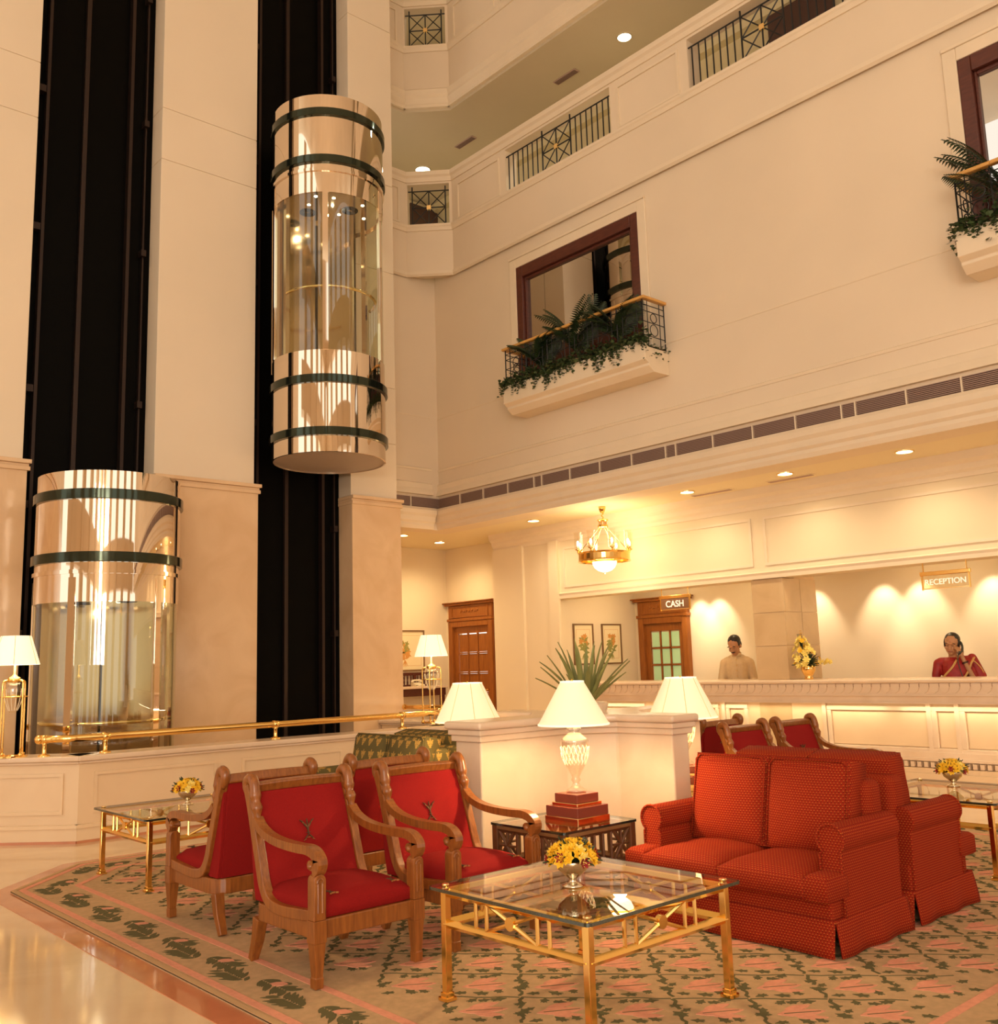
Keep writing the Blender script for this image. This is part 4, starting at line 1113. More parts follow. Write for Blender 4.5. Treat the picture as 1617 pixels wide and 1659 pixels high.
def make_chair():
    g = empty('armchair', (0, 0, 0), 0, 'x', 'armchair', 'red upholstered wooden armchairs')
    hw = .285
    MB().prism(rrect(-hw, hw, .02, .61, .09, 5, (1, 1, 0, 0)), .20, .282).build('apron', CHAIRW, g, bevel=.006)
    for s in (-1, 1):
        x = s * (hw - .012)
        # front leg with its upper post
        lg_ = MB()
        lg_.rectsweep([(x, .028, 0), (x, .026, .045), (x, .026, .046), (x, .028, .19), (x, .028, .191), (x, .028, .285)], [.042, .044, .038, .058, .064, .064], [.042, .044, .038, .058, .064, .064], (1, 0, 0))
        lg_.build('leg', CHAIRW, g, bevel=.004)
        po = MB()
        rr = [(x - .031, .285)] + [(x + .031 * math.cos(t), .455 + .028 * math.sin(t)) for t in [PI - PI * k / 8 for k in range(9)]] + [(x + .031, .285)]
        po.extr([(a, -.002, b) for a, b in rr], (0, .058, 0))
        po.build('arm_post', CHAIRW, g, bevel=.004)
        fl_ = MB()
        for q in (-.011, .011): fl_.tube([(x + q, -.002, .32), (x + q, -.002, .445)], .006, 6)
        fl_.tube([(x + .016 * math.cos(t), -.002, .448 + .016 * math.sin(t)) for t in [PI * k / 6 for k in range(7)]], .005, 6)
        fl_.build('fluting', CHAIRW, g)
        # rear leg
        MB().rectsweep([(x * .94, .645, 0), (x * .94, .60, .1), (x * .94, .575, .205)], [.04, .05, .056], [.036, .046, .056], (1, 0, 0)).build('leg', CHAIRW, g, bevel=.004)
        # sled shaped stile
        st = bez([(x, a, b) for a, b in STILE], 4)
        MB().rectsweep(st, .045, [.05] * len(st), (1, 0, 0)).build('stile', CHAIRW, g, bevel=.007)
        # carved scroll finial
        fp = bez([(x, .655, .81), (x, .683, .855), (x, .68, .89), (x, .648, .905), (x, .622, .885), (x, .612, .85), (x, .607, .815), (x, .598, .785), (x, .590, .755), (x, .583, .72), (x, .578, .69)], 3)
        for q_ in fp: q_.z = SQ(q_.z)
        rad = []
        keys = [.020, .026, .028, .028, .026, .027, .031, .021, .030, .018, .016]
        for i in range(len(fp)):
            t = i / (len(fp) - 1) * (len(keys) - 1); k = min(int(t), len(keys) - 2); rad.append(keys[k] + (keys[k + 1] - keys[k]) * (t - k))
        MB().tube(fp, rad, 10).build('finial', CHAIRW, g, smooth=True)
        # scrolled arm
        ap = bez([(x, .582, .70), (x, .53, .655), (x, .44, .622), (x, .32, .606), (x, .18, .602), (x, .09, .604), (x, .03, .59), (x, -.004, .556), (x, .006, .522), (x, .03, .505)], 4)
        for q_ in ap: q_.z = SQ(q_.z)
        MB().rectsweep(ap, .048, [.034 + .010 * min(1, i / 30) for i in range(len(ap))], (1, 0, 0)).build('armrest', CHAIRW, g, bevel=.008)
        sc = [(x, .048 + .024 * (1 - k / 18) * math.cos(k * .55), .514 + .024 * (1 - k / 18) * math.sin(k * .55)) for k in range(16)]
        MB().rectsweep(sc, .044, .012, (1, 0, 0)).build('arm_scroll', CHAIRW, g)
        MB().capsule((x - .02, .048, .514), (x + .02, .048, .514), .016, .016, 10).build('arm_scroll', CHAIRW, g, smooth=True)
    rl = bez([(-hw + .03, .662, .81), (-.1, .672, .814), (.1, .672, .814), (hw - .03, .662, .81)], 4)
    MB().rectsweep(rl, .052, .036, (0, -.35, 1)).build('top_rail', CHAIRW, g, bevel=.008)
    # upholstered back: front follows the stile, rear runs nearly straight to the apron
    fr = [p for p in bez([(0, a - .012, b) for a, b in STILE[2:-1]], 3)]
    poly = [(q.y, q.z) for q in fr]
    poly += [(.675, .79), (.662, .67), (.645, .49), (.622, .36), (.605, .285), (.45, .285)]
    MB().extr([(-hw + .035, a, b) for a, b in poly], (2 * hw - .07, 0, 0)).build('backrest', REDF, g, bevel=.012, seg=3)
    MB().extr([(-hw + .012, a, b) for a, b in [(.50, .285), (.53, .42), (.60, .63), (.64, .71), (.665, .76), (.655, .67), (.64, .49), (.618, .36), (.60, .285)]], (2 * hw - .024, 0, 0)).build('outside_back', REDF, g, bevel=.006)
    c = MB(); cushion(c, -hw + .022, hw - .022, .03, .52, .27, .375, .035, 10, .035)
    c.build('seat', REDF, g, smooth=True, weld=True)
    def emb(*a):
        e1, e2 = MB(), MB(); motif(e1, e2, *a)
        o_ = e1.build('embroidery', EMB, g); e2.build('embroidery_thread', EMBG, o_)
    emb((0, .563, .59), (1, 0, 0), Vector((0, .30, 1)).normalized(), .10, Vector((0, -1, .30)).normalized())
    emb((0, .667, .68), (-1, 0, 0), Vector((0, .08, 1)).normalized(), .075, (0, 1, 0))
    for s in (-1, 1): emb((s * .17, .085, .381), (1, 0, 0), (0, 1, 0), .07, (0, 0, 1))
    return g
ch = make_chair()
ch.location = (2.685, 3.96, .0175); ch['label'] = 'red armchair nearest the camera, left of the brass coffee table'
G1 = 'red upholstered wooden armchairs'
dup(ch, (3.46, 3.95, .0175), 0, 'red armchair beside the table lamp, facing the coffee table')
dup(ch, (2.78, 5.77, .0175), PI, 'red armchair seen from behind, next to the left flower table')
dup(ch, (3.60, 5.77, .0175), PI, 'red armchair seen from behind, in front of the green sofa')
dup(ch, (6.84, 4.10, .0175), 0, 'red armchair just behind the red sofas, next to the partition')
dup(ch, (7.58, 4.10, .0175), 0, 'red armchair furthest right, with long arm over the sofa backs')
dup(ch, (7.35, 6.0, .0175), PI, 'red armchair half hidden behind the others by the partition lamp')

# ------------------------------------------------------------------ sofas
def make_sofa(F, L=1.26):
    g = empty('loveseat', (0, 0, 0), 0, 'x', 'sofa')
    dp = .71
    MB().box(.045, L - .045, .03, dp - .02, .14, .29).build('frame', F, g, bevel=.02, seg=3, uv=True)
    MB().box(.10, L - .10, dp - .16, dp, .14, .74).build('back_frame', F, g, bevel=.05, seg=4, uv=True)
    # skirt: four slightly flared, wavy panels
    def skirt(p, q, out):
        p, q, out = Vector(p), Vector(q), Vector(out); n = 26; vs = []; fs = []
        for i in range(n + 1):
            t = i / n; b = p + (q - p) * t
            wv = .008 * math.sin(t * 14 + p.x * 5) + .022
            for z, f in ((.168, -.2), (.15, .15), (.10, .5), (.05, .8), (.004, 1.)):
                vs.append(b + out * (.006 + wv * f) + Vector((0, 0, z)))
        for i in range(n):
            for k in range(4): fs.append((i * 5 + k, i * 5 + k + 1, (i + 1) * 5 + k + 1, (i + 1) * 5 + k))
        o = MB().add(vs, fs).build('skirt', F, g, uv=True, smooth=True)
        so_ = o.modifiers.new('t', 'SOLIDIFY'); so_.thickness = .008
    skirt((.026, .02, 0), (L - .026, .02, 0), (0, -1, 0)); skirt((L - .026, dp, 0), (.026, dp, 0), (0, 1, 0))
    skirt((.030, dp, 0), (.030, .022, 0), (-1, 0, 0)); skirt((L - .030, .022, 0), (L - .030, dp, 0), (1, 0, 0))
    for s, x in ((-1, .085), (1, L - .085)):
        a = MB()
        prof = [(x - .055, .15), (x + .055, .15), (x + .055, .44)]
        prof += [(x + s * .004 + .070 * math.cos(t), .508 + .072 * math.sin(t)) for t in [-.9 + (PI + 1.8) * k / 16 for k in range(17)]]
        prof += [(x - .055, .44)]
        a.extr([(p, .12, q) for p, q in prof], (0, dp - .15, 0))
        a.build('arm', F, g, bevel=.014, seg=3, uv=True)
        pi_ = [(p, .119, q) for p, q in prof]
        MB().tube(pi_, .007, 6, closed=True).build('piping', F, g, uv=True, smooth=True)
    w = (L - .28) / 2
    for k in range(2):
        x0 = .14 + k * w
        c = MB(); cushion(c, x0 - (.11 if k == 0 else 0) * 0 + .003, x0 + w - .003, -.045, .58, .245, .375, .022, 10, .03)
        c.build('seat_cushion', F, g, smooth=True, uv=True, weld=True)
        c = MB(); cushion(c, 0, w - .006, 0, .475, 0, .19, .045, 10, .03)
        c.xf(T(x0 + .003, .455, .365) @ RX(math.radians(78)) @ T(0, 0, -.10))
        c.build('back_cushion', F, g, smooth=True, uv=True, weld=True)
        q = T(x0 + .003, .455, .365) @ RX(math.radians(78)) @ T(0, 0, -.10)
        pp_ = [q @ Vector(v) for v in ((.012, .02, .18), (.012, .465, .18), (w - .018, .465, .18), (w - .018, .02, .18))]
        MB().tube([pp_[0], pp_[1] + (pp_[0] - pp_[1]) * .06, pp_[1] + (pp_[2] - pp_[1]) * .06, pp_[2] + (pp_[1] - pp_[2]) * .06, pp_[2] + (pp_[3] - pp_[2]) * .06, pp_[3]], .006, 6).build('piping', F, g, smooth=True, uv=True)
    for k, x0 in enumerate((.02, L - .145)):   # T-shaped fronts of the cushions before the arms
        c = MB(); cushion(c, x0, x0 + .125, -.043, .145, .247, .368, .002, 8, .022); c.build('cushion_wing', F, g, smooth=True, uv=True, weld=True)
    return g
s1 = make_sofa(SOFAF); s1.location = (4.27, 3.78, .0175); s1.rotation_euler = (0, 0, -PI / 2)
tag(s1, 'red dotted two-seat sofa facing the brass coffee table', 'sofa', 'red two-seat sofas back to back')
dup(s1, (5.78, 2.52, .0175), PI / 2, 'red dotted two-seat sofa behind, back to back with the front one', 'red two-seat sofas back to back')
s2_ = make_sofa(GREENF); s2_.location = (4.32, 7.42, .0175); s2_.rotation_euler = (0, 0, -PI / 2)
tag(s2_, 'olive green two-seat sofa with gold motifs behind the armchairs', 'sofa', 'olive two-seat sofas back to back')
dup(s2_, (5.83, 6.16, .0175), PI / 2, 'olive green sofa backing onto the other green one, nearer the partition', 'olive two-seat sofas back to back')

# ------------------------------------------------------------------ brass and glass coffee tables
def bar4(mb, p, q, w):
    mb.tube([p, q], w * .72, 4)
def make_table(S=.94):
    g = empty('coffee_table', (0, 0, 0), 0, 'x', 'coffee table', 'brass coffee tables with glass tops')
    h = S / 2; l = h - .055; H = .445
    for sx in (-1, 1):
        for sy in (-1, 1):
            MB().box(sx * l - .016, sx * l + .016, sy * l - .016, sy * l + .016, .02, H).build('leg', BRASS, g, bevel=.003)
            MB().prism(rrect(sx * l - .03, sx * l + .03, sy * l - .03, sy * l + .03, .008, 2), 0, .012).prism(rrect(sx * l - .022, sx * l + .022, sy * l - .022, sy * l + .022, .006, 2), .012, .03).build('foot', BRASS, g)
            MB().lathe([(.0, .009), (.015, .009), (.017, .004), (.015, 0)], 12, (sx * l, sy * l, H + .013)).build('top_stud', BRASSL, g)
    for k in range(4):
        M = RZ(k * PI / 2)
        def P(x, z): return M @ Vector((x, -l, z))
        m = MB(); bar4(m, P(-l, H - .014), P(l, H - .014), .026); m.build('top_rail', BRASS, g)
        m = MB(); bar4(m, P(-l, .305), P(l, .305), .026); m.build('lower_rail', BRASS, g)
        W2 = 2 * l
        for f in (.24, .32, .68, .76):
            m = MB(); m.tube([P(-l + f * W2, .305), P(-l + f * W2, H - .014)], .0085, 6); m.build('baluster', BRASS, g)
        a, b = -l + .32 * W2, -l + .68 * W2
        for z0, z1 in ((.315, H - .02), (H - .02, .315)):
            m = MB(); m.tube([P(a, z0), P(b, z1)], .0085, 6); m.build('cross_bar', BRASS, g)
        c = P(0, (.315 + H - .02) / 2); nrm = M @ Vector((0, -1, 0))
        MB().lathe([(0, -.012), (.026, -.012), (.026, .012), (0, .012)], 18, c, nrm).build('roundel', BRASS, g)
    gl = MB().prism(rrect(-h, h, -h, h, .02, 3), H, H + .012).build('glass_top', GLASS_T, g)
    o = rrect(-h, h, -h, h, .02, 3); i = rrect(-h + .003, h - .003, -h + .003, h - .003, .018, 3)
    ring(MB(), o[::-1], i[::-1], H - .0005, H + .0125).build('glass_edge', GLASS_E, gl)
    return g
t1 = make_table(); t1.location = (3.13, 3.03, .0175); t1['label'] = 'brass coffee table with square glass top nearest the camera'
dup(t1, (3.10, 6.93, .0175), 0, 'brass and glass coffee table at far left by the low marble wall')
dup(t1, (6.78, 3.08, .0175), 0, 'brass and glass coffee table at the right edge beyond the sofas')

# dark rattan side tables with glass tops
def make_side():
    g = empty('side_table', (0, 0, 0), 0, 'x', 'side table', 'dark fretwork side tables')
    h = .30; l = .27; H = .475
    for sx in (-1, 1):
        for sy in (-1, 1): MB().box(sx * l - .022, sx * l + .022, sy * l - .022, sy * l + .022, 0, H).build('leg', RATTAN, g, bevel=.006)
    for k in range(4):
        M = RZ(k * PI / 2)
        def P(x, z): return M @ Vector((x, -l, z))
        for z in (H - .02, .27, .10):
            m = MB(); bar4(m, P(-l, z), P(l, z), .03); m.build('rail', RATTAN, g)
        for x in (-.10, -.035, .035, .10):
            MB().tube([P(x, .27), P(x, H - .02)], .010, 6).build('spindle', RATTAN, g)
        for a, b in ((-.25, -.12), (.12, .25)):
            for z0, z1 in ((.285, H - .03), (H - .03, .285)): MB().tube([P(a, z0), P(b, z1)], .010, 6).build('lattice_bar', RATTAN, g)
            MB().tube([P(a, (.285 + H - .03) / 2), P(b, (.285 + H - .03) / 2)], .008, 6).build('lattice_bar', RATTAN, g)
            MB().tube([P((a + b) / 2, .285), P((a + b) / 2, H - .03)], .008, 6).build('lattice_bar', RATTAN, g)
    gl = MB().prism(rrect(-h, h, -h, h, .015, 3), H, H + .012).build('glass_top', GLASS_T, g)
    o = rrect(-h, h, -h, h, .015, 3); i = rrect(-h + .003, h - .003, -h + .003, h - .003, .013, 3)
    ring(MB(), o[::-1], i[::-1], H - .0005, H + .0125).build('glass_edge', GLASS_E, gl)
    return g
sd = make_side(); sd.location = (4.13, 4.135, .0175); sd['label'] = 'dark fretwork side table under the crystal urn lamp'
dup(sd, (4.70, 5.66, .0175), 0, 'dark fretwork side table behind the left wing of the partition')
dup(sd, (5.65, 4.36, .0175), 0, 'dark fretwork side table behind the right wing of the partition')

# ------------------------------------------------------------------ table lamps
def make_lamp(seams, rb, rt, zb, zt, m):
    g = empty('table_lamp', (0, 0, 0), 0, 'x', 'lamp', 'cream shaded table lamps')
    BW = mat('burgundy_lacquer', (.22, .05, .03), .2) if 'burgundy_lacquer' not in MATS else MATS['burgundy_lacquer']
    MB().box(-.13, .13, -.13, .13, 0, .045).build('base_block', BRASSL, g, bevel=.003)
    MB().box(-.125, .125, -.125, .125, .045, .10).build('base_block', BW, g, bevel=.003)
    MB().box(-.10, .10, -.10, .10, .10, .118).build('base_plate', BRASSL, g, bevel=.003)
    MB().box(-.088, .088, -.088, .088, .118, .165).build('base_block', BW, g, bevel=.003)
    pr = [(0, .165), (.055, .165), (.06, .18), (.03, .20), (.018, .22), (.03, .235), (.022, .25), (.035, .275), (.06, .32), (.077, .37), (.083, .42), (.080, .445), (.084, .452), (.07, .47), (.04, .49), (.032, .505), (.045, .52), (.03, .535), (.012, .55), (0, .55)]
    MB().lathe(pr, 28).build('crystal_urn', GLASS_K, g, smooth=True)
    cut = MB()
    for k in range(18):
        for sg in (-1, 1):
            cut.tube([(math.cos(2 * PI * k / 18 + sg * t * .5) * r, math.sin(2 * PI * k / 18 + sg * t * .5) * r, z) for t, r, z in ((0, .061, .32), (.5, .078, .37), (1, .084, .42))], .0016, 3)
    cut.build('crystal_cutting', mat('crystal_facet', (.95, .85, .66), .15) if 'crystal_facet' not in MATS else MATS['crystal_facet'], g)
    MB().tube([(0, 0, .54), (0, 0, zb + .06)], .008, 8).build('stem', BRASS, g, smooth=True)
    n = 40
    sh = MB().lathe([(rb, zb), (rt, zt)], n); sh.lathe([(rt - .004, zt), (rb - .004, zb)], n)
    o = sh.build('lamp_shade', m, g, smooth=True)
    tr = MB()
    for r, z in ((rb, zb), (rt, zt)): tr.lathe([(r - .006, z - .004), (r + .002, z - .004), (r + .002, z + .006), (r - .006, z + .006), (r - .006, z - .004)], n)
    tr.build('shade_trim', SHADEW, o)
    if seams:
        sm = MB()
        for k in range(seams):
            a = 2 * PI * k / seams + .3
            sm.tube([(rb * math.cos(a), rb * math.sin(a), zb), (rt * math.cos(a), rt * math.sin(a), zt)], .0035, 5)
        sm.build('shade_seam', mat('tan_seam', (.75, .55, .30), .8, emit=(1, .7, .35), es=.25) if 'tan_seam' not in MATS else MATS['tan_seam'], o)
    MB().ball((0, 0, zb + .12), .03, 10).build('bulb', GLOW, g, smooth=True)
    MB().lathe([(0, zt + .02), (.008, zt + .01), (.008, zt - .01), (0, zt - .01)], 8).build('finial', BRASS, g)
    return g
lp = make_lamp(0, .205, .068, .545, .785, SHADE); lp.location = (4.13, 4.02, .5047); lp['label'] = 'crystal urn table lamp with cream cone shade on the side table'
lp2 = make_lamp(8, .245, .11, .49, .765, SHADE); lp2.location = (4.74, 5.70, .5047); lp2['label'] = 'table lamp with seamed cream shade left of the agave, behind the partition'
dup(lp2, (5.63, 4.41, .5047), .5, 'table lamp with seamed cream shade right of the agave, behind the partition')
lamp_light('table_lamp_light', (4.13, 4.00, 1.10), 30, .03); lamp_light('table_lamp_light', (4.74, 5.70, 1.06), 20, .03); lamp_light('table_lamp_light', (5.63, 4.41, 1.06), 20, .03)

# crystal vase lamps on tall brass stands
def make_stand_lamp():
    g = empty('stand_lamp', (0, 0, 0), 0, 'x', 'lamp', 'crystal lamps on brass stands')
    r = .115
    MB().lathe([(r + .02, 0), (r + .02, .012), (r - .02, .012), (r - .02, 0), (r + .02, 0)], 24).build('foot_ring', BRASS, g)
    for k in range(4):
        a = k * PI / 2 + .4
        c, s = math.cos(a), math.sin(a)
        MB().tube(bez([(r * c, r * s, .01), (r * c, r * s, .3), (r * c, r * s, .60), ((r - .01) * c, (r - .01) * s, .655), (.07 * c, .07 * s, .665)], 3), .008, 8).build('stand_rod', BRASS, g, smooth=True)
        MB().ball((r * c, r * s, .02), .02, 10).build('foot', BRASS, g, smooth=True)
    MB().tube([(r * math.cos(t), r * math.sin(t), .52) for t in [2 * PI * k / 24 for k in range(24)]], .006, 6, closed=True).build('stand_ring', BRASS, g, smooth=True)
    MB().lathe([(0, .38), (.03, .38), (.035, .40), (.06, .46), (.082, .54), (.088, .59), (.07, .63), (.05, .65), (0, .65)], 20).build('crystal_vase', GLASS_K, g, smooth=True)
    fl_ = MB()
    for k in range(12):
        a = 2 * PI * k / 12
        fl_.tube([(q * math.cos(a), q * math.sin(a), z) for q, z in ((.036, .40), (.061, .46), (.083, .54), (.089, .59))], .003, 4)
    fl_.build('crystal_rib', MATS['crystal_facet'], g)
    MB().lathe([(0, .65), (.055, .65), (.06, .665), (.05, .69), (.025, .70), (.01, .72), (.01, .80), (0, .80)], 16).build('lamp_neck', BRASS, g, smooth=True)
    sh = MB().lathe([(.205, .80), (.125, 1.055)], 36); sh.lathe([(.121, 1.055), (.201, .80)], 36)
    o = sh.build('lamp_shade', SHADEW, g, smooth=True)
    sm = MB()
    for k in range(6):
        a = 2 * PI * k / 6 + .2
        sm.tube([(.206 * math.cos(a), .206 * math.sin(a), .80), (.126 * math.cos(a), .126 * math.sin(a), 1.055)], .003, 4)
    sm.build('shade_seam', MATS['tan_seam'], o)
    return g
sl = make_stand_lamp(); sl.location = (2.64, 9.47, .73); sl['label'] = 'crystal lamp on brass stand at the left edge on the low wall'
dup(sl, (7.42, 9.60, .73), .3, 'crystal lamp on brass stand beside the corridor print')
lamp_light('stand_lamp_light', (2.64, 9.47, 1.64), 7, .04); lamp_light('stand_lamp_light', (7.42, 9.60, 1.64), 7, .04)
# ------------------------------------------------------------------ plants
def blade(mb, base, az, lean, L, w, curl=.5, n=7, fold=.35):
    base = Vector(base); d = Vector((math.cos(az), math.sin(az), 0)); sd_ = Vector((-d.y, d.x, 0))
    vs = []; fs = []; p = base.copy(); th = lean
    for i in range(n + 1):
        t = i / n
        ww = w * (math.sin(PI * (.18 + .82 * t)) ** .8 if t < 1 else 0) * (1 if t < .98 else .02)
        up = d * math.sin(th) + Vector((0, 0, math.cos(th)))
        nr = d * math.cos(th) - Vector((0, 0, math.sin(th)))
        vs += [p - sd_ * ww - nr * ww * fold, p + nr * .006, p + sd_ * ww - nr * ww * fold]
        p = p + up * (L / n); th += curl / n
    for i in range(n):
        for k in range(2): fs.append((3 * i + k, 3 * i + k + 1, 3 * i + 4 + k, 3 * i + 3 + k))
    mb.add(vs, fs)
ag = empty('agave_plant', (px, py, 1.05), label='large spiky green agave growing from the marble partition', cat='plant')
MB().lathe([(0, .0), (.15, 0), (.165, .06), (.15, .07), (0, .06)], 20).build('planter_rim', STONE_L, ag)
MB().lathe([(0, .062), (.14, .062)], 20).build('soil', SOIL, ag)
r = random.Random(4)
for k in range(30):
    m = MB(); az_ = k * 2.4 + r.random() * .3
    ln = .12 + .9 * (k / 30) ** 1.3; L = .44 - .10 * (k / 30) + r.random() * .06
    blade(m, (.05 * math.cos(az_), .05 * math.sin(az_), .06), az_, ln, L, .015 + r.random() * .006, .1 + r.random() * .3)
    m.build('leaf', LEAFA, ag, smooth=True)

def frond(mb, base, az, lean, L, wleaf, curl=1.1, n=26):
    base = Vector(base); d = Vector((math.cos(az), math.sin(az), 0)); sd_ = Vector((-d.y, d.x, 0))
    p = base.copy(); th = lean; path = []
    for i in range(n + 1):
        path.append(p.copy()); up = d * math.sin(th) + Vector((0, 0, math.cos(th)))
        if i > 4:
            t = (i - 4) / (n - 4); ll = wleaf * math.sin(PI * (.15 + .80 * t)) + .04
            for s in (-1, 1):
                dirn = (sd_ * s * .8 + up * .75 - Vector((0, 0, .15))).normalized()
                nr = dirn.cross(up).normalized() * .008
                wv = up * .013
                q = p + dirn * ll - Vector((0, 0, ll * .25)); mid = p + dirn * ll * .5
                mb.add([p - wv * .4, mid - wv, q, mid + wv, mid + nr], [(0, 1, 4), (1, 2, 4), (2, 3, 4), (3, 0, 4)])
        p = p + up * (L / n); th += curl / n
    mb.tube(path, [.006 * (1 - .7 * i / n) for i in range(n + 1)], 5)
def palm(loc, label, n, L, seed):
    g = empty('potted_palm', loc, 0, label, 'plant', 'palms behind the balcony rails')
    r = random.Random(seed)
    MB().lathe([(0, 0), (.07, 0), (.095, .16), (.10, .17), (.088, .17), (.085, .15), (0, .15)], 16).build('pot', DADO, g)
    for k in range(n):
        m = MB(); sg_ = 1 if k % 2 else -1; a = PI + sg_ * (PI / 2 - .05 - r.random() * .7)
        frond(m, (0, 0, .15), a, .05 + .30 * r.random(), L * (.70 + .4 * r.random()), .20, .7 + .5 * r.random())
        m.build('frond', LEAF, g)
    return g

# ------------------------------------------------------------------ planted balconies
def balcony(y0, y1, label, seed, posts):
    g = empty('planted_balcony', (XU, y0, 5.0), 0, label, 'balcony', 'planted balconies under the windows')
    L = y1 - y0; dp = .46; r = random.Random(seed)
    def ext(prof, name, m, inset_=0):
        MB().extr([(-a, inset_, b) for a, b in prof], (0, L - 2 * inset_, 0)).build(name, m, g, bevel=.006)
    ext([(0, -.05), (dp - .16, -.05), (dp - .07, .02), (dp - .07, .05), (dp, .09), (dp, .34), (dp - .07, .34), (dp - .07, .26), (0, .26)], 'planter_trough', TRIM)
    MB().box(-dp + .07, 0, .03, L - .03, .26, .29).build('soil', SOIL, g)
    zt = .88
    m = MB().box(-dp + .0, -dp + .075, -.02, L + .02, zt, zt + .04); m.box(-dp + .07, 0, -.02, .055, zt, zt + .04); m.box(-dp + .07, 0, L - .055, L + .02, zt, zt + .04)
    m.build('handrail', HANDW, g, bevel=.012)
    def bar(a, b, w=.007): MB().tube([a, b], w, 5).build('iron_bar', IRON, g)
    xf_ = -dp + .035
    def sect(p, q, n):
        p, q = Vector(p), Vector(q)
        for z in (.42, .60, .74, .82): bar(p + Vector((0, 0, z)), q + Vector((0, 0, z)), .006)
        for k in range(n + 1):
            c = p + (q - p) * (k / n)
            bar(c + Vector((0, 0, .27)), c + Vector((0, 0, zt)), .009)
            if k < n:
                for t in (.22, .78):
                    e = p + (q - p) * ((k + t) / n); bar(e + Vector((0, 0, .27)), e + Vector((0, 0, zt)), .006)
                mid = p + (q - p) * ((k + .5) / n); u = (q - p).normalized()
                for z, rr_ in ((.51, .075), (.67, .06)):
                    MB().tube([mid + u * rr_ * math.cos(t) + Vector((0, 0, z + rr_ * math.sin(t))) for t in [2 * PI * i / 14 for i in range(14)]], .006, 5, closed=True).build('iron_ring', IRON, g)
    sect((xf_, .035, 0), (xf_, L - .035, 0), posts); sect((xf_, .035, 0), (0, .035, 0), 1); sect((xf_, L - .035, 0), (0, L - .035, 0), 1)
    iv = MB()
    def ivleaf(c, s):
        a, b = r.random() * 2 * PI, (r.random() - .5) * 2.2
        M = T(*c) @ RZ(a) @ RX(b)
        pts = [(0, 0), (.5, .15), (.45, .5), (.2, .55), (0, 1), (-.2, .55), (-.45, .5), (-.5, .15)]
        iv.add([M @ Vector((u * s, v * s, .15 * s * abs(u))) for u, v in pts] , [(0, 1, 2, 3), (0, 3, 4), (0, 4, 5), (0, 5, 6, 7)])
    for k in range(int(520 * L)):
        yy_ = -.03 + (L + .06) * r.random()
        ivleaf((-dp + .02 + r.gauss(0, .05), yy_, .33 + abs(r.gauss(0, .07))), .04 + .03 * r.random())
    for k in range(int(30 * L)):
        yy_ = L * r.random() if k > 4 else -.03 + (L + .06) * (k % 2); dd_ = .05 + .20 * r.random() ** 2
        for q in range(int(dd_ / .011)):
            ivleaf((-dp - .015 + r.gauss(0, .012), yy_ + r.gauss(0, .02), .33 - q * .011), .032 + .02 * r.random())
    for e in (0, L):
        for k in range(60): ivleaf((-dp * r.random(), e + r.gauss(0, .02), .30 - .20 * r.random() ** 2), .03 + .02 * r.random())
    o = iv.build('ivy', IVY, g); o['kind'] = 'stuff'
    return g
balcony(7.45, 10.08, 'cream planter balcony with ivy and iron rail under the middle window', 2, 6)
balcony(1.05, 3.62, 'cream planter balcony with ivy at the right edge', 9, 6)
for i, (y, L, nf, lab) in enumerate(((9.45, .66, 12, 'bushy palm at the left end of the middle balcony'), (8.75, .86, 12, 'tall palm in the centre of the middle balcony'), (8.0, .66, 12, 'palm at the right end of the middle balcony'))):
    palm((9.38, y, 5.29), lab, nf, L, 20 + i)
palm((9.40, 3.18, 5.29), 'tall palm on the right edge balcony', 12, 1.0, 31)

# ------------------------------------------------------------------ flower bowls
def blossom_mesh(name, m, petals, rr, cup):
    b = MB()
    for lay, (s, up) in enumerate(((1, cup), (.6, cup + .5))):
        for k in range(petals):
            a = 2 * PI * k / petals + lay * .4
            c, sn = math.cos(a), math.sin(a)
            P = lambda u, v, z: (u * c - v * sn, u * sn + v * c, z)
            L = rr * s
            b.add([P(0, 0, 0), P(L * .6, -L * .32, L * up * .5), P(L, 0, L * up), P(L * .6, L * .32, L * up * .5)], [(0, 1, 2, 3)])
    b.ball((0, 0, rr * .2), rr * .22, 6)
    o = b.build(name, m); return o
BL = blossom_mesh('blossom', YEL, 7, .031, .30); BLP = blossom_mesh('blossom', YELP, 7, .032, .25); RO = blossom_mesh('rose', ROSE, 6, .024, .9); LIL = blossom_mesh('lily', YELP, 6, .06, .5)
PROTOS = [BL, BLP, RO, LIL]
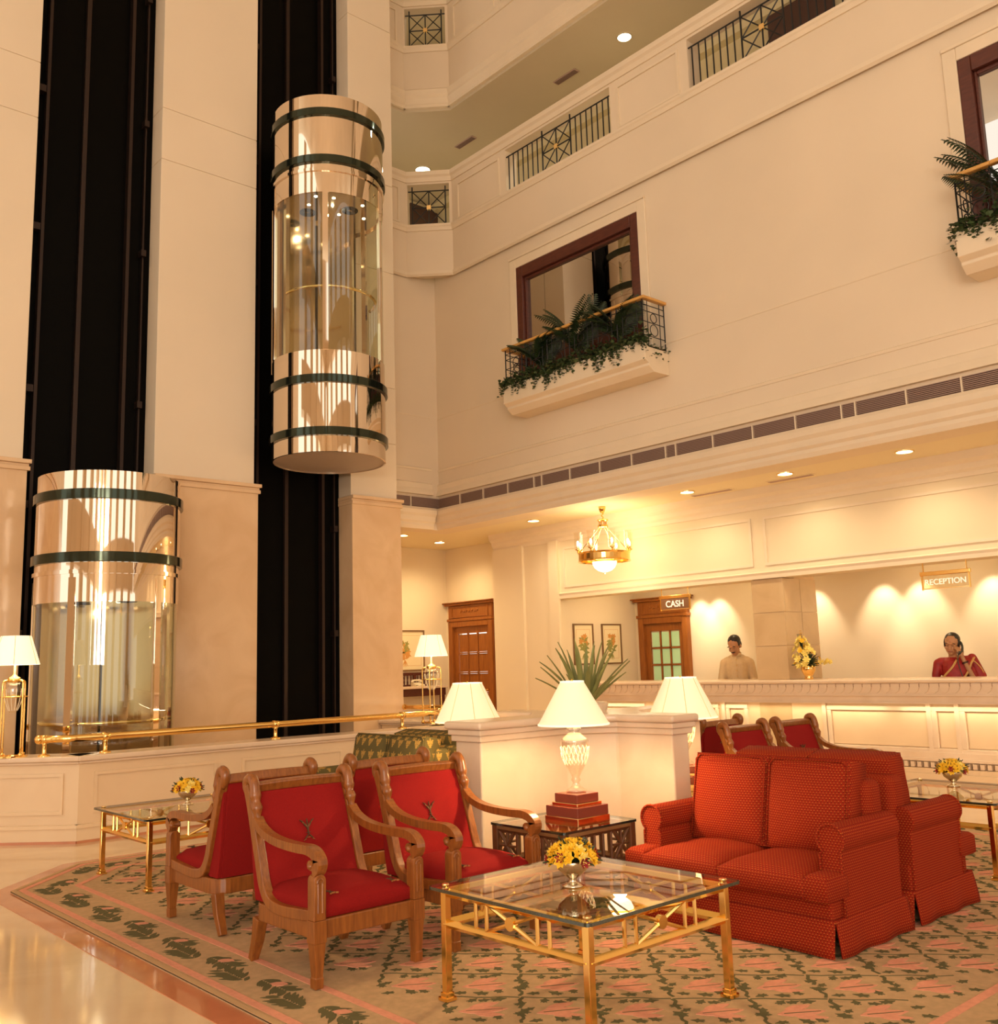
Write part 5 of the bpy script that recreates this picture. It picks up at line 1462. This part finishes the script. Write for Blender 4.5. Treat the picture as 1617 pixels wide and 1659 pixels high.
def flower_bowl(loc, label, seed, sc=1.0):
    g = empty('flower_bowl', loc, 0, label, 'flowers', 'bowls of yellow flowers on the tables')
    MB().lathe([(0, 0), (.045, 0), (.048, .006), (.02, .014), (.014, .03), (.03, .042), (.062, .07), (.072, .10), (.070, .11), (.062, .105), (.05, .07), (0, .06)], 24).build('bowl', SILV, g, smooth=True)
    r = random.Random(seed); fo = MB()
    for k in range(70):
        a = r.random() * 6.28; e = .15 + r.random() * 1.3
        blade(fo, (.02 * math.cos(a), .02 * math.sin(a), .10), a, PI / 2 - e, .085 + .03 * r.random(), .007, .5, 3)
    fo.build('foliage', LEAF, g)['kind'] = 'stuff'
    def put(src, nm, a, e, rad):
        dirn = Vector((math.cos(a) * math.cos(e), math.sin(a) * math.cos(e), math.sin(e)))
        q = dirn.to_track_quat('Z', 'Y').to_euler()
        inst(src, nm, g, Vector((0, 0, .105)) + Vector((dirn.x * rad, dirn.y * rad, dirn.z * rad * .8)), q)
    for k in range(44):
        e = math.asin(.05 + .95 * (k + .5) / 44); a = k * 2.4 + r.random() * .3
        put(BL if k % 7 else BLP, 'blossom', a, e, .088 + .014 * r.random())
    for k in range(6): put(RO, 'rose', k * 1.047 + .2 + r.random() * .3, .05 + .25 * (k % 2), .096)
    g.scale = (sc, sc, sc)
    return g
ZT = .0175 + .458
flower_bowl((3.06, 3.02, ZT), 'bowl of yellow flowers with red roses on the nearest coffee table', 1)
flower_bowl((3.14, 6.96, ZT), 'bowl of yellow flowers on the far left table', 2, .95)
flower_bowl((6.97, 3.15, ZT), 'bowl of yellow flowers on the right edge table', 3, .95)
# tall lily arrangement on the counter
ta = empty('lily_arrangement', (10.92, 6.58, 1.11), 0, 'tall arrangement of yellow lilies in a gilt vase on the counter', 'flowers')
MB().lathe([(0, 0), (.05, 0), (.055, .015), (.04, .03), (.06, .06), (.085, .11), (.085, .15), (.075, .17), (.065, .17), (.06, .1), (0, .08)], 20).build('vase', BRASS, ta, smooth=True)
r = random.Random(6); fo = MB()
for k in range(70):
    a = r.random() * 6.28
    blade(fo, (0, 0, .16), a, .2 + 1.2 * r.random(), .10 + .11 * r.random(), .016, .4, 4)
for k in range(5): blade(fo, (.0, .06, .3), 1.4 + k * .2, -.05 + .05 * k, .26, .006, .1, 4)
fo.build('foliage', LEAF, ta)['kind'] = 'stuff'
for k in range(44):
    t = k / 44; z = .17 + .32 * t + .05 * (r.random() - .5); rad = (.17 * (1 - t) ** .8 + .02) * (.55 + .5 * r.random()); a = k * 2.4 + r.random()
    dirn = Vector((math.cos(a), math.sin(a), .5)).normalized()
    inst((LIL, LIL, BL, BLP)[k % 4], 'lily' if k % 4 < 2 else 'blossom', ta, (rad * math.cos(a), .02 + t * .05 + rad * math.sin(a), z), dirn.to_track_quat('Z', 'Y').to_euler(), (.9, .9, .9) if k % 4 < 2 else (1.2, 1.2, 1.2))
for k in range(8): inst(LIL, 'lily', ta, (-.02, -.16 - .022 * k, .20 + .010 * (k % 3)), (1.2, k, 0), (.6, .6, .6))
for k in range(4): inst(BL, 'blossom', ta, (0, .07, .50 + .03 * k), (0, 0, k), (1.1 - .15 * k,) * 3)
for o in PROTOS: D.objects.remove(o)

# ------------------------------------------------------------------ people behind the counter (built facing -Y, head details toward -Y)
def remesh(o, v, smooth=3):
    md = o.modifiers.new('remesh', 'REMESH'); md.mode = 'VOXEL'; md.voxel_size = v; md.use_smooth_shade = True
    if smooth:
        sm = o.modifiers.new('sm', 'SMOOTH'); sm.factor = .5; sm.iterations = smooth
    return o
def head_shape(b, hc, Mh):
    # skull, jaw, nose, ears, lips in head space (face toward -y), hc = head centre
    def E(c, s, n=14): b.ball(hc + Mh @ Vector(c), 1, n, s, Mh.to_3x3())
    E((0, .012, .035), (.075, .092, .085)); E((0, -.018, -.035), (.060, .068, .075)); E((0, -.045, -.085), (.034, .035, .026))
    E((0, -.090, -.018), (.012, .016, .026)); E((0, -.098, -.034), (.016, .014, .012)); E((0, -.078, .022), (.055, .018, .012))
    E((0, -.078, -.062), (.024, .014, .010))
    for s in (-1, 1):
        E((s * .076, .012, -.012), (.010, .018, .030)); E((s * .038, -.060, -.03), (.022, .022, .022))
def face_parts(root, hc, Mh, brow=1.0):
    def P(name, m, c, s, n=10):
        b = MB(); b.ball(hc + Mh @ Vector(c), 1, n, s, Mh.to_3x3()); return b.build(name, m, root, smooth=True)
    for s in (-1, 1):
        P('eye', HAIR, (s * .030, -.0835, -.003), (.013, .005, .0035)); P('eyelid', SKIN, (s * .030, -.080, .002), (.014, .007, .006))
        b = MB(); b.tube([hc + Mh @ Vector((s * x, -.090 + abs(x - .03) * .25, .026 - abs(x - .032) * .25)) for x in (.010, .022, .034, .046, .054)], .0045 * brow, 6); b.build('eyebrow', HAIR, root, smooth=True)
    P('lips', LIPS, (0, -.091, -.062), (.021, .006, .006))
LIPS = mat('lip_skin', (.36, .10, .07), .5)
def hand(b, wrist, d, up, L=.09, curl=.35, side=1):
    # palm and five fingers leaving along d; up is the back-of-hand normal
    w = Vector(wrist); d = Vector(d).normalized(); up = Vector(up).normalized(); sdv = d.cross(up).normalized() * side
    b.capsule(w, w + d * L * .55, .024, .030, 10)
    for k in range(3): b.capsule(w + d * L * .25 + sdv * (k - 1) * .018, w + d * L + sdv * (k - 1) * .022, .018, .016, 8)
    for k, (o_, ln) in enumerate(((-.030, .065), (-.010, .078), (.011, .073), (.030, .058))):
        p = w + d * L + sdv * o_; dd = d.copy()
        for q in range(3):
            dd = (dd - up * math.tan(curl) * (1 if q else .5)).normalized(); p2 = p + dd * ln * (.45, .32, .26)[q]
            b.capsule(p, p2, .0095 - .001 * q, .0090 - .001 * q, 8); p = p2
    p = w + d * L * .3 - sdv * .028; dd = (d * .6 - sdv * .8).normalized()
    for q in range(2):
        p2 = p + dd * .036; b.capsule(p, p2, .012 - .002 * q, .010 - .001 * q, 8); p = p2; dd = (dd + d * .7 - up * .3).normalized()
def legs_body(b, hip=.92, w=.095):
    for s in (-1, 1):
        b.capsule((s * w, 0, hip - .02), (s * w * .9, -.01, .48), .085, .058); b.capsule((s * w * .9, -.01, .48), (s * w * .85, .02, .08), .054, .036)
        b.capsule((s * w * .85, .02, .05), (s * w * .95, -.14, .035), .036, .030)
    b.capsule((-.06, 0, hip), (.06, 0, hip), .12, .12)

# man in a beige stand-collar jacket, head bowed toward the papers
man = empty('person', (11.78, 8.21, 0), -PI / 2 + .55, 'man in beige stand-collar jacket looking down behind the counter', 'person', 'reception staff')
hc = Vector((-.015, -.075, 1.565)); Mh = RZ(-.42) @ RX(.42) @ RY(-.04) @ Matrix.Scale(1.12, 4)
b = MB(); head_shape(b, hc, Mh)
b.capsule((0, .0, 1.36), (-.005, -.045, 1.50), .062, .056)
b.capsule((0, .01, 1.02), (0, .005, 1.28), .125, .138); b.capsule((-.12, .01, 1.33), (.12, .01, 1.33), .065, .065)
legs_body(b)
AR = {}
for s in (-1, 1):
    sh, el, wr_ = Vector((s * .172, .01, 1.325)), Vector((s * .222, -.02, 1.08)), Vector((s * .15, -.215, 1.00))
    AR[s] = (sh, el, wr_)
    b.capsule(sh, el, .05, .040); b.capsule(el, wr_, .038, .027); hand(b, wr_, (-s * .35, -1, .25), (0, .2, 1), .085, .3, s)
body_ = remesh(b.build('body', SKIN, man), .0075)
face_parts(man, hc, Mh, 1.3)
b = MB(); b.tube([hc + Mh @ Vector((x, -.093 + abs(x) * .5, -.048 - abs(x) * .25)) for x in (-.03, -.018, -.006, .006, .018, .03)], [.004, .007, .008, .008, .007, .004], 8); b.build('moustache', HAIR, man, smooth=True)
b = MB()
for c, s in (((0, .026, .056), (.080, .092, .078)), ((0, .07, .0), (.066, .040, .07)), ((-.066, .012, .030), (.014, .038, .045)), ((.066, .012, .030), (.014, .038, .045))): b.ball(hc + Mh @ Vector(c), 1, 14, s, Mh.to_3x3())
remesh(b.build('hair', HAIR, man), .007, 2)
b = MB()
b.capsule((0, .015, 1.00), (0, .005, 1.28), .145, .158); b.capsule((-.125, .012, 1.335), (.125, .012, 1.335), .082, .082); b.capsule((-.07, .005, 1.385), (.07, .005, 1.385), .06, .06)
b.capsule((-.07, .01, .80), (.07, .01, .80), .15, .15); b.capsule((-.05, .01, .62), (.05, .01, .62), .165, .165)
for s in (-1, 1):
    sh, el, wr_ = AR[s]; b.capsule(sh, el, .066, .058); b.capsule(el, wr_ + (el - wr_) * .08, .060, .046)
jk = remesh(b.build('jacket', JACK, man), .010, 3)
b = MB().lathe([(.064, 0), (.070, 0), (.066, .05), (.060, .05), (.064, 0)], 24, (0, -.012, 1.425), (0, -.25, 1)); b.build('collar', JACK, man, smooth=True)
b = MB().tube(bez([(0, -.085, 1.42), (0, -.140, 1.34), (0, -.160, 1.2), (0, -.148, 1.0)]), .005, 6); b.build('placket', JACK, man, smooth=True)
bt = MB().ball((0, 0, 0), .008, 8, (1, .5, 1)).build('button', GOLDC, man, smooth=True); bt.location = (0, -.132, 1.37)
for k in range(1, 5): inst(bt, 'button', man, (0, (-.160, -.165, -.163, -.158)[k - 1], 1.37 - .075 * k))
b = MB()
for s in (-1, 1): b.capsule((s * .09, .0, .75), (s * .085, .01, .12), .10, .062)
remesh(b.build('trousers', mat('dark_trousers', (.05, .04, .035), .8), man), .012)

# woman in a crimson sari with a telephone at her ear
wo = empty('person', (11.76, 5.17, 0), -PI / 2 + .40, 'woman in crimson and gold sari talking on a telephone', 'person', 'reception staff')
hc = Vector((.0, -.050, 1.475)); Mh = RZ(-.22) @ RX(.14) @ RY(.10) @ Matrix.Scale(1.08, 4)
b = MB(); head_shape(b, hc, Mh)
b.capsule((0, 0, 1.28), (0, -.03, 1.41), .052, .047)
b.capsule((0, .01, .98), (0, .0, 1.20), .115, .128); b.capsule((-.12, .01, 1.265), (.12, .01, 1.265), .058, .058)
legs_body(b, .88, .085)
# her left arm (image right) folds up to the ear, her right arm hangs to the desk
shL, elL = Vector((.165, .01, 1.255)), Vector((.215, -.10, 1.02)); wrL = Vector((.095, -.135, 1.335))
shR, elR, wrR = Vector((-.165, .01, 1.255)), Vector((-.225, -.01, 1.03)), Vector((-.15, -.20, 1.00))
b.capsule(shL, elL, .043, .035); b.capsule(elL, wrL, .034, .022); b.capsule(shR, elR, .043, .035); b.capsule(elR, wrR, .034, .022)
hand(b, wrL, (-.28, -.10, 1), (.75, -.55, .2), .065, .55, -1); hand(b, wrR, (.2, -1, .15), (0, .2, 1), .075, .3, -1)
remesh(b.build('body', SKIN, wo), .0065)
face_parts(wo, hc, Mh)
b = MB(); b.ball(hc + Mh @ Vector((0, -.083, .040)), .0045, 8); b.build('bindi', SARI, wo)
b = MB()
for c, s in (((0, .028, .048), (.082, .094, .084)), ((0, .075, -.01), (.066, .040, .07)), ((0, .115, -.02), (.050, .040, .045)), ((-.070, .012, .02), (.014, .040, .05)), ((.070, .012, .02), (.014, .040, .05))): b.ball(hc + Mh @ Vector(c), 1, 14, s, Mh.to_3x3())
remesh(b.build('hair', HAIR, wo), .007, 2)
b = MB(); b.capsule((0, .012, 1.0), (0, .0, 1.20), .122, .142); b.capsule((-.13, .012, 1.262), (.13, .012, 1.262), .068, .068)
b.capsule(shR, shR + (elR - shR) * .62, .058, .050); b.capsule(shL, shL + (elL - shL) * .62, .058, .050)
remesh(b.build('blouse', SARI, wo), .009, 3)
b = MB(); b.capsule((-.05, .0, .95), (.05, .0, .95), .145, .145); b.capsule((-.06, .0, .80), (.06, .0, .80), .15, .15); b.capsule((-.05, 0, .45), (.05, 0, .45), .14, .14); b.capsule((-.05, 0, .16), (.05, 0, .16), .16, .16)
remesh(b.build('sari_skirt', SARI, wo), .012, 3)
# draped pallu: band over the left shoulder with gold edge
def drape(name, m, off, w0, pr, path):
    P = bez(path, 5); vs = []; fs = []
    for i, p in enumerate(P):
        t = P[min(i + 1, len(P) - 1)] - P[max(i - 1, 0)]; c = Vector((p.x, p.y * 1.0, 0)); nn = Vector((p.x * .3, p.y, .25 if p.z > 1.25 else 0)).normalized()
        sdv = t.cross(nn).normalized()
        for k in range(7):
            q = (k / 6 - .5) * w0 + off; vs.append(p + sdv * q + nn * (pr + .006 * math.sin(k * 2.1)))
    for i in range(len(P) - 1):
        for k in range(6): fs.append((i * 7 + k, i * 7 + k + 1, i * 7 + 8 + k, i * 7 + 7 + k))
    o = MB().add(vs, fs).build(name, m, wo, smooth=True); s_ = o.modifiers.new('t', 'SOLIDIFY'); s_.thickness = .006
    return o
pth = [(-.13, -.085, .98), (-.05, -.150, 1.06), (.05, -.150, 1.17), (.12, -.085, 1.29), (.15, .0, 1.335), (.17, .09, 1.25), (.19, .12, 1.05), (.2, .13, .85)]
drape('pallu', SARI, 0, .15, .006, pth); drape('pallu_border', GOLDC, .083, .018, .010, pth); drape('pallu_border', GOLDC, -.083, .018, .010, pth)
b = MB().capsule((.20, -.01, 1.31), (.275, .0, 1.10), .055, .065, 12); b.capsule((.26, .0, 1.1), (.26, .02, .92), .06, .05)
remesh(b.build('pallu_fold', SARI, wo), .010, 2)
MB().tube(bez([(.155, -.055, 1.32), (.235, -.06, 1.26), (.30, -.04, 1.16), (.31, 0, 1.03)]), [.012] * 19, 8, flat=.6).build('pallu_border', GOLDC, wo, smooth=True)
for k in range(2): MB().tube([Vector((.125, -.130, 1.27 - k * .012)) + Vector((math.cos(t) * .030, math.sin(t) * .030, math.cos(t) * .010)) for t in [2 * PI * i / 16 for i in range(16)]], .004, 6, closed=True).build('bangle', HAIR, wo)
# telephone handset and its desk set
ph = empty('telephone_handset', (11.76, 5.17, 0), -PI / 2 + .40, 'dark telephone handset held to the woman\'s ear', 'telephone')
b = MB().tube(bez([(.076, -.03, 1.490), (.098, -.055, 1.492), (.110, -.095, 1.44), (.095, -.140, 1.385), (.060, -.165, 1.375)], 4), [.024, .026, .024, .017, .014, .013, .013, .013, .013, .014, .015, .016, .017, .019, .022, .025, .024], 10)
b.build('handset', PHONE, ph, smooth=True)
MB().tube(bez([(.062, -.168, 1.365), (.05, -.19, 1.28), (.07, -.21, 1.16), (.10, -.24, 1.04)], 5), .006, 6).build('cord', PHONE, ph, smooth=True)
ds = empty('desk_telephone', (11.28, 4.98, .80), -PI / 2, 'dark desk telephone base behind the counter', 'telephone')
MB().extr([(-.1, -.1, 0), (-.1, .1, 0), (-.1, .1, .08), (-.1, -.1, .035)], (.2, 0, 0)).build('phone_base', PHONE, ds, bevel=.008)
dk = empty('staff_desk', (11.3, 4, 0), 0, 'low staff desk hidden behind the reception counter', 'desk')
MB().box(-.18, .12, -3.5, 2.75, .76, .80).build('desk_top', DOORW, dk); 
for y in (-3, -.5, 2.0): MB().box(-.18, .1, y, y + .04, 0, .76).build('desk_support', DOORW, dk)
